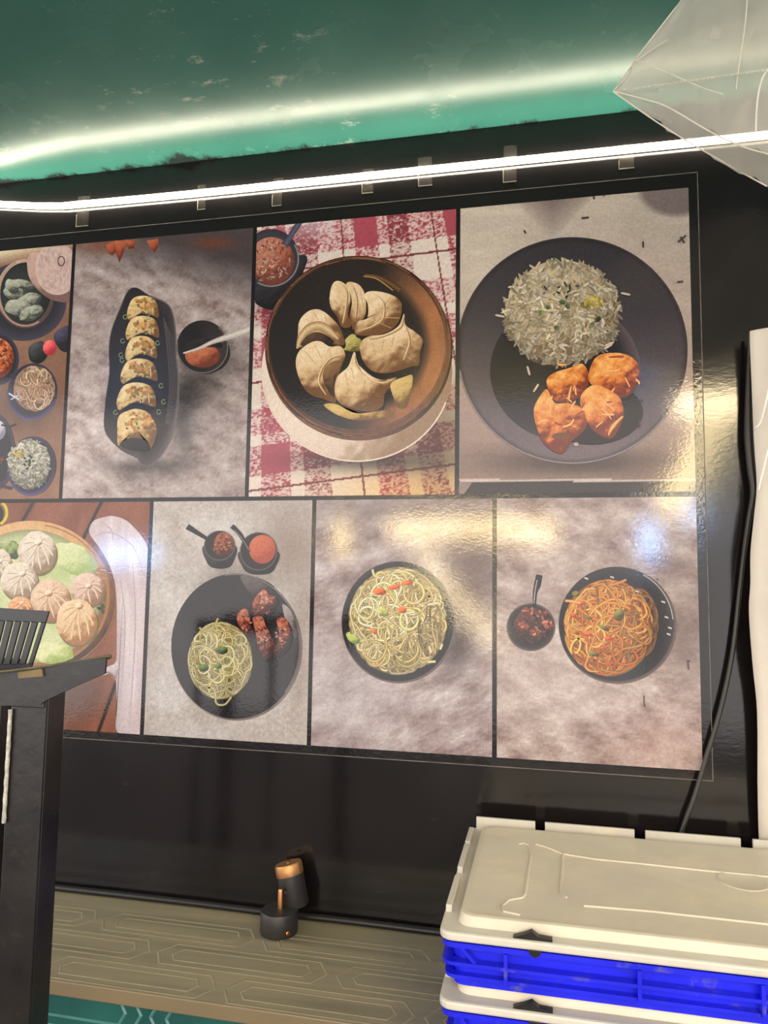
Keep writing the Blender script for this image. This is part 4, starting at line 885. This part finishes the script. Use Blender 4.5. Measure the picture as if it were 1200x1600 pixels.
# row of small pale dots across the bag
m = MB()
for k in range(64):
    t_ = k/63; p = D(975+t_*222, 140.5-t_*31.5, .985-.122*t_**.8-.003); m.lathe([(.0004, -.0011), (.0012, -.0004), (.0012, .0004), (.0004, .0011)], p, (1, 0, .1), 6)
m.build('dotted_line', MH, bag, True)['kind'] = 'stuff'
tp = D(1290, -175, .91); MB().tube([tp-np.array([0, 0, .012]), np.array([tp[0], tp[1], CEIL+.0])], .002, 8).build('hanging_string', simple('string', (220, 212, 196), .7), bag, True)

# ------------------------------------------------------------------ black metal rack in the left foreground, slotted turner standing in it
MRK = simple('greasy_black_steel', (25, 21, 19), .30, metal=0, var=.5, scale=16, bump=.4, dust=((66, 56, 40), 22, .62, .82))
MSH = simple('painted_edge_highlight', (176, 172, 160), .35, metal=.6, var=.5, scale=160, bump=.3)
DR = .80; pr = D(72, 1090, DR); pl = D(17, 1110, DR); py0 = float(pr[1]); xr = float(pr[0]); xl = float(on_y(17, 1110, py0)[0]); ztop = float(on_y(60, 1045, py0)[2])
rk = empty('metal_rack', (xl-.12, py0+.1, 0), 'greasy black steel rack frame standing at the left edge before the ledge', 'rack')
RW = .34; RD = .17
xb = float(on_y(8, 1330, py0+RD)[0])
for (xa, ya) in ((xl, py0), (xl-RW, py0), (xb, py0+RD), (xl-RW, py0+RD)):
    if ya == py0: m = MB().box((xa, ya, 0), (xa+(xr-xl), ya+.004, ztop-.012)).box((xa+(xr-xl)-.005, ya+.004, 0), (xa+(xr-xl), ya+.034, ztop-.012))
    else: m = MB().box((xa, ya-.004, 0), (xa+.012, ya, ztop-.012)).box((xa, ya-.03, 0), (xa+.004, ya-.004, ztop-.012))
    m.build('post', MRK, rk, bevel=.0012)
zr = float(on_y(20, 1103, py0)[2])
MB().box((xl-RW, py0-.004, zr), (xl+(xr-xl), py0, ztop-.004)).build('top_rail', MRK, rk, bevel=.001)
MB().box((xl-RW, py0+RD, zr), (xb+.012, py0+RD+.004, ztop-.012)).build('top_rail', MRK, rk, bevel=.001)
MB().box((xl-RW+.0125, py0+.034, zr), (xl-RW+.0165, py0+RD, ztop-.014)).build('side_rail', MRK, rk)
for zs in (zr-.28, .25): MB().box((xl-RW+.004, py0+.005, zs), (xb+.010, py0+RD-.005, zs+.004)).build('shelf', MRK, rk)
q0, q1 = on_y(14, 1285, py0), on_y(24, 1108, py0)
m = MB()
zz = np.linspace(q0[2], q1[2], 24)
m.tube([(xl+.002+.0002*math.sin(k*2.1), py0-.003, z) for k, z in enumerate(zz)], [.0022+.0002*math.sin(k*1.7) for k in range(24)], 8).build('edge_highlight', MSH, rk, True, label='pale strip painted as the highlight on the post edge')  # pale strip stands in for the shine on the post's inner edge
# sheet bracket reaching right from the top of the post
g = lambda a, b: on_y(a, b, py0-.004)
MB().prism([g(-60, 1056), g(0, 1049.5), g(70, 1041), g(120, 1033), g(168, 1028), g(166, 1052), g(120, 1072), g(74, 1094), g(66, 1100), g(-60, 1104)], (0, -.003, 0)).build('bracket_plate', MRK, rk)
MB().tube(catmull([D(-60, 1056, DR-.006), D(0, 1050, DR-.006), D(70, 1041.5, DR-.006), D(130, 1032, DR-.006), D(174, 1025.5, DR-.006)], 5, False), [.0016]*18+[.0022, .003, .002], 8).build('bracket_lip', simple('dull_steel', (104, 98, 76), .4, metal=.6, var=.3, scale=60), rk, True)
MB().prism([g(33, 1049), g(70, 1044), g(72, 1056), g(34, 1059)], (0, -.0055, 0)).build('tape_patch', simple('brown_tape', (116, 98, 62), .6, var=.2), rk, label='brown tape patch')
# turner
DT = .86; MTN = simple('black_nylon', (44, 43, 45), .38, var=.12, scale=60, bump=.1)
yt = float(D(40, 1000, DT)[1]); h = lambda a, b: np.array(on_y(a, b, yt))
tn = empty('slotted_turner', tuple(map(float, h(-20, 1250))), 'black slotted turner standing blade up in the rack in front of the poster', 'turner')
TL, TR_, BL_, BR_ = h(-62, 946), h(76, 955), h(-80, 1052), h(47, 1046)
def bil(u, v_): return (TL*(1-u)+TR_*u)*(1-v_)+(BL_*(1-u)+BR_*u)*v_
def quad(u0, v0, u1, v1, nm, du=0): MB().prism([bil(u0, v0), bil(u1, v0), bil(u1+du, v1), bil(u0+du, v1)], (0, .0028, 0)).build(nm, MTN, tn)
quad(0, 0, 1, .20, 'blade_tip'); quad(.03, .90, 1, 1.06, 'blade_root')
nb = 10
for k in range(nb):
    u = k/nb*.94; quad(u, .19, u+.066, .91, 'blade_bar')
quad(.955, .19, 1.0, .91, 'blade_bar')
quad(.36, 1.05, .52, 1.5, 'blade_neck')
hb0 = bil(.44, 1.45); MB().tube([hb0, np.array([hb0[0]-.004, yt+.002, hb0[2]-.06]), np.array([hb0[0]-.012, yt+.004, zr-.276+.012])], [.006, .009, .011], 12).build('handle', MTN, tn, True)

# ------------------------------------------------------------------ lamps of the lane behind the viewer, seen only as glints on the glossy vinyl
def mirror(px_, py_, y):
    """place at depth y whose reflection in the wall shows at this pixel"""
    p = on_y(px_, py_); c = CAM*np.array([1, -1, 1]); d = p-c; return c+d*(y-c[1])/d[1]
MHS = simple('lamp_housing', (70, 70, 72), .5)
def lane_lamp(name, P, r, mat, label, cat, y):
    Q = [mirror(a, b, y) for a, b in P]; mid = Q[len(Q)//2]
    t = empty(name, (float(mid[0]), y, 0), label, cat)
    MB().tube(Q, r, 12).build('tube', mat, t, True)
    MB().tube([q+np.array([0, -.05, 0]) for q in Q], r*1.1, 8).build('housing', MHS, t, True)
    lo = min(Q, key=lambda q: q[2]); MB().tube([(lo[0], y-.05-r*1.2, 0), (lo[0], y-.05-r*1.2, lo[2]), ], .02, 8).build('pole', MHS, t, True)
    MB().lathe([(.15, 0.0005), (.15, .02), (.03, .03)], (lo[0], y-.05-r*1.2, 0), n=20).build('foot', MHS, t, True)
WM = emit('warm_lamp_glow', (1.0, .78, .36), 40); BLU = emit('cool_lamp_glow', (.30, .55, 1.0), 45)
lane_lamp('tube_lamp', [(610, 828), (740, 824), (870, 832)], .05, WM, 'long warm tube lamp mirrored above the pale noodle bowl', 'lamp', -4.2)
lane_lamp('tube_lamp', [(655, 862), (720, 945), (778, 1000)], .045, emit('warm_lamp_dim', (1.0, .82, .45), 26), 'slanting warm tube lamp mirrored beside the pale noodle bowl', 'lamp', -4.5)
lane_lamp('tube_lamp', [(533, 815), (534, 840), (535, 868)], .04, WM, 'short upright warm lamp mirrored above left of the pale noodle bowl', 'lamp', -4.35)
lane_lamp('tube_lamp', [(1040, 800), (1085, 730), (1140, 590)], .085, emit('warm_lamp_side', (1.0, .80, .42), 26), 'slanting warm lamp mirrored right of the rice plate picture', 'lamp', -3.6)
# unseen panel lamp added to brighten the lids, sited by the glint right of poster
p = on_y(1142, 628); c_ = CAM*np.array([1, -1, 1]); d_ = p-c_; L_ = c_+d_*(CEIL-.03-c_[2])/d_[2]; print('ceiling lamp', L_)
cl = empty('added_panel_lamp', (float(L_[0]), float(L_[1]), CEIL-.002), 'unseen warm panel lamp added on the teal ceiling to brighten the crate lids', 'lamp')
MB().box((L_[0]-.26, L_[1]-.17, CEIL-.03), (L_[0]+.26, L_[1]+.17, CEIL-.002)).build('housing', simple('white_housing', (225, 222, 215), .5), cl, bevel=.004)
MB().box((L_[0]-.24, L_[1]-.15, CEIL-.034), (L_[0]+.24, L_[1]+.15, CEIL-.0302)).build('diffuser', emit('panel_glow', (1.0, .80, .48), 64), cl)
lane_lamp('tube_lamp', [(160, 866), (200, 866), (242, 866)], .05, BLU, 'cool blue tube lamp mirrored beside the bamboo steamer picture', 'lamp', -4.0)
lane_lamp('tube_lamp', [(1014, 818), (1015, 845), (1016, 872)], .055, BLU, 'upright cool blue lamp mirrored above the orange noodles', 'lamp', -4.1)
lane_lamp('tube_lamp', [(1070, 800), (1080, 800), (1092, 800)], .065, BLU, 'short cool blue lamp mirrored at the poster right edge', 'lamp', -4.4)
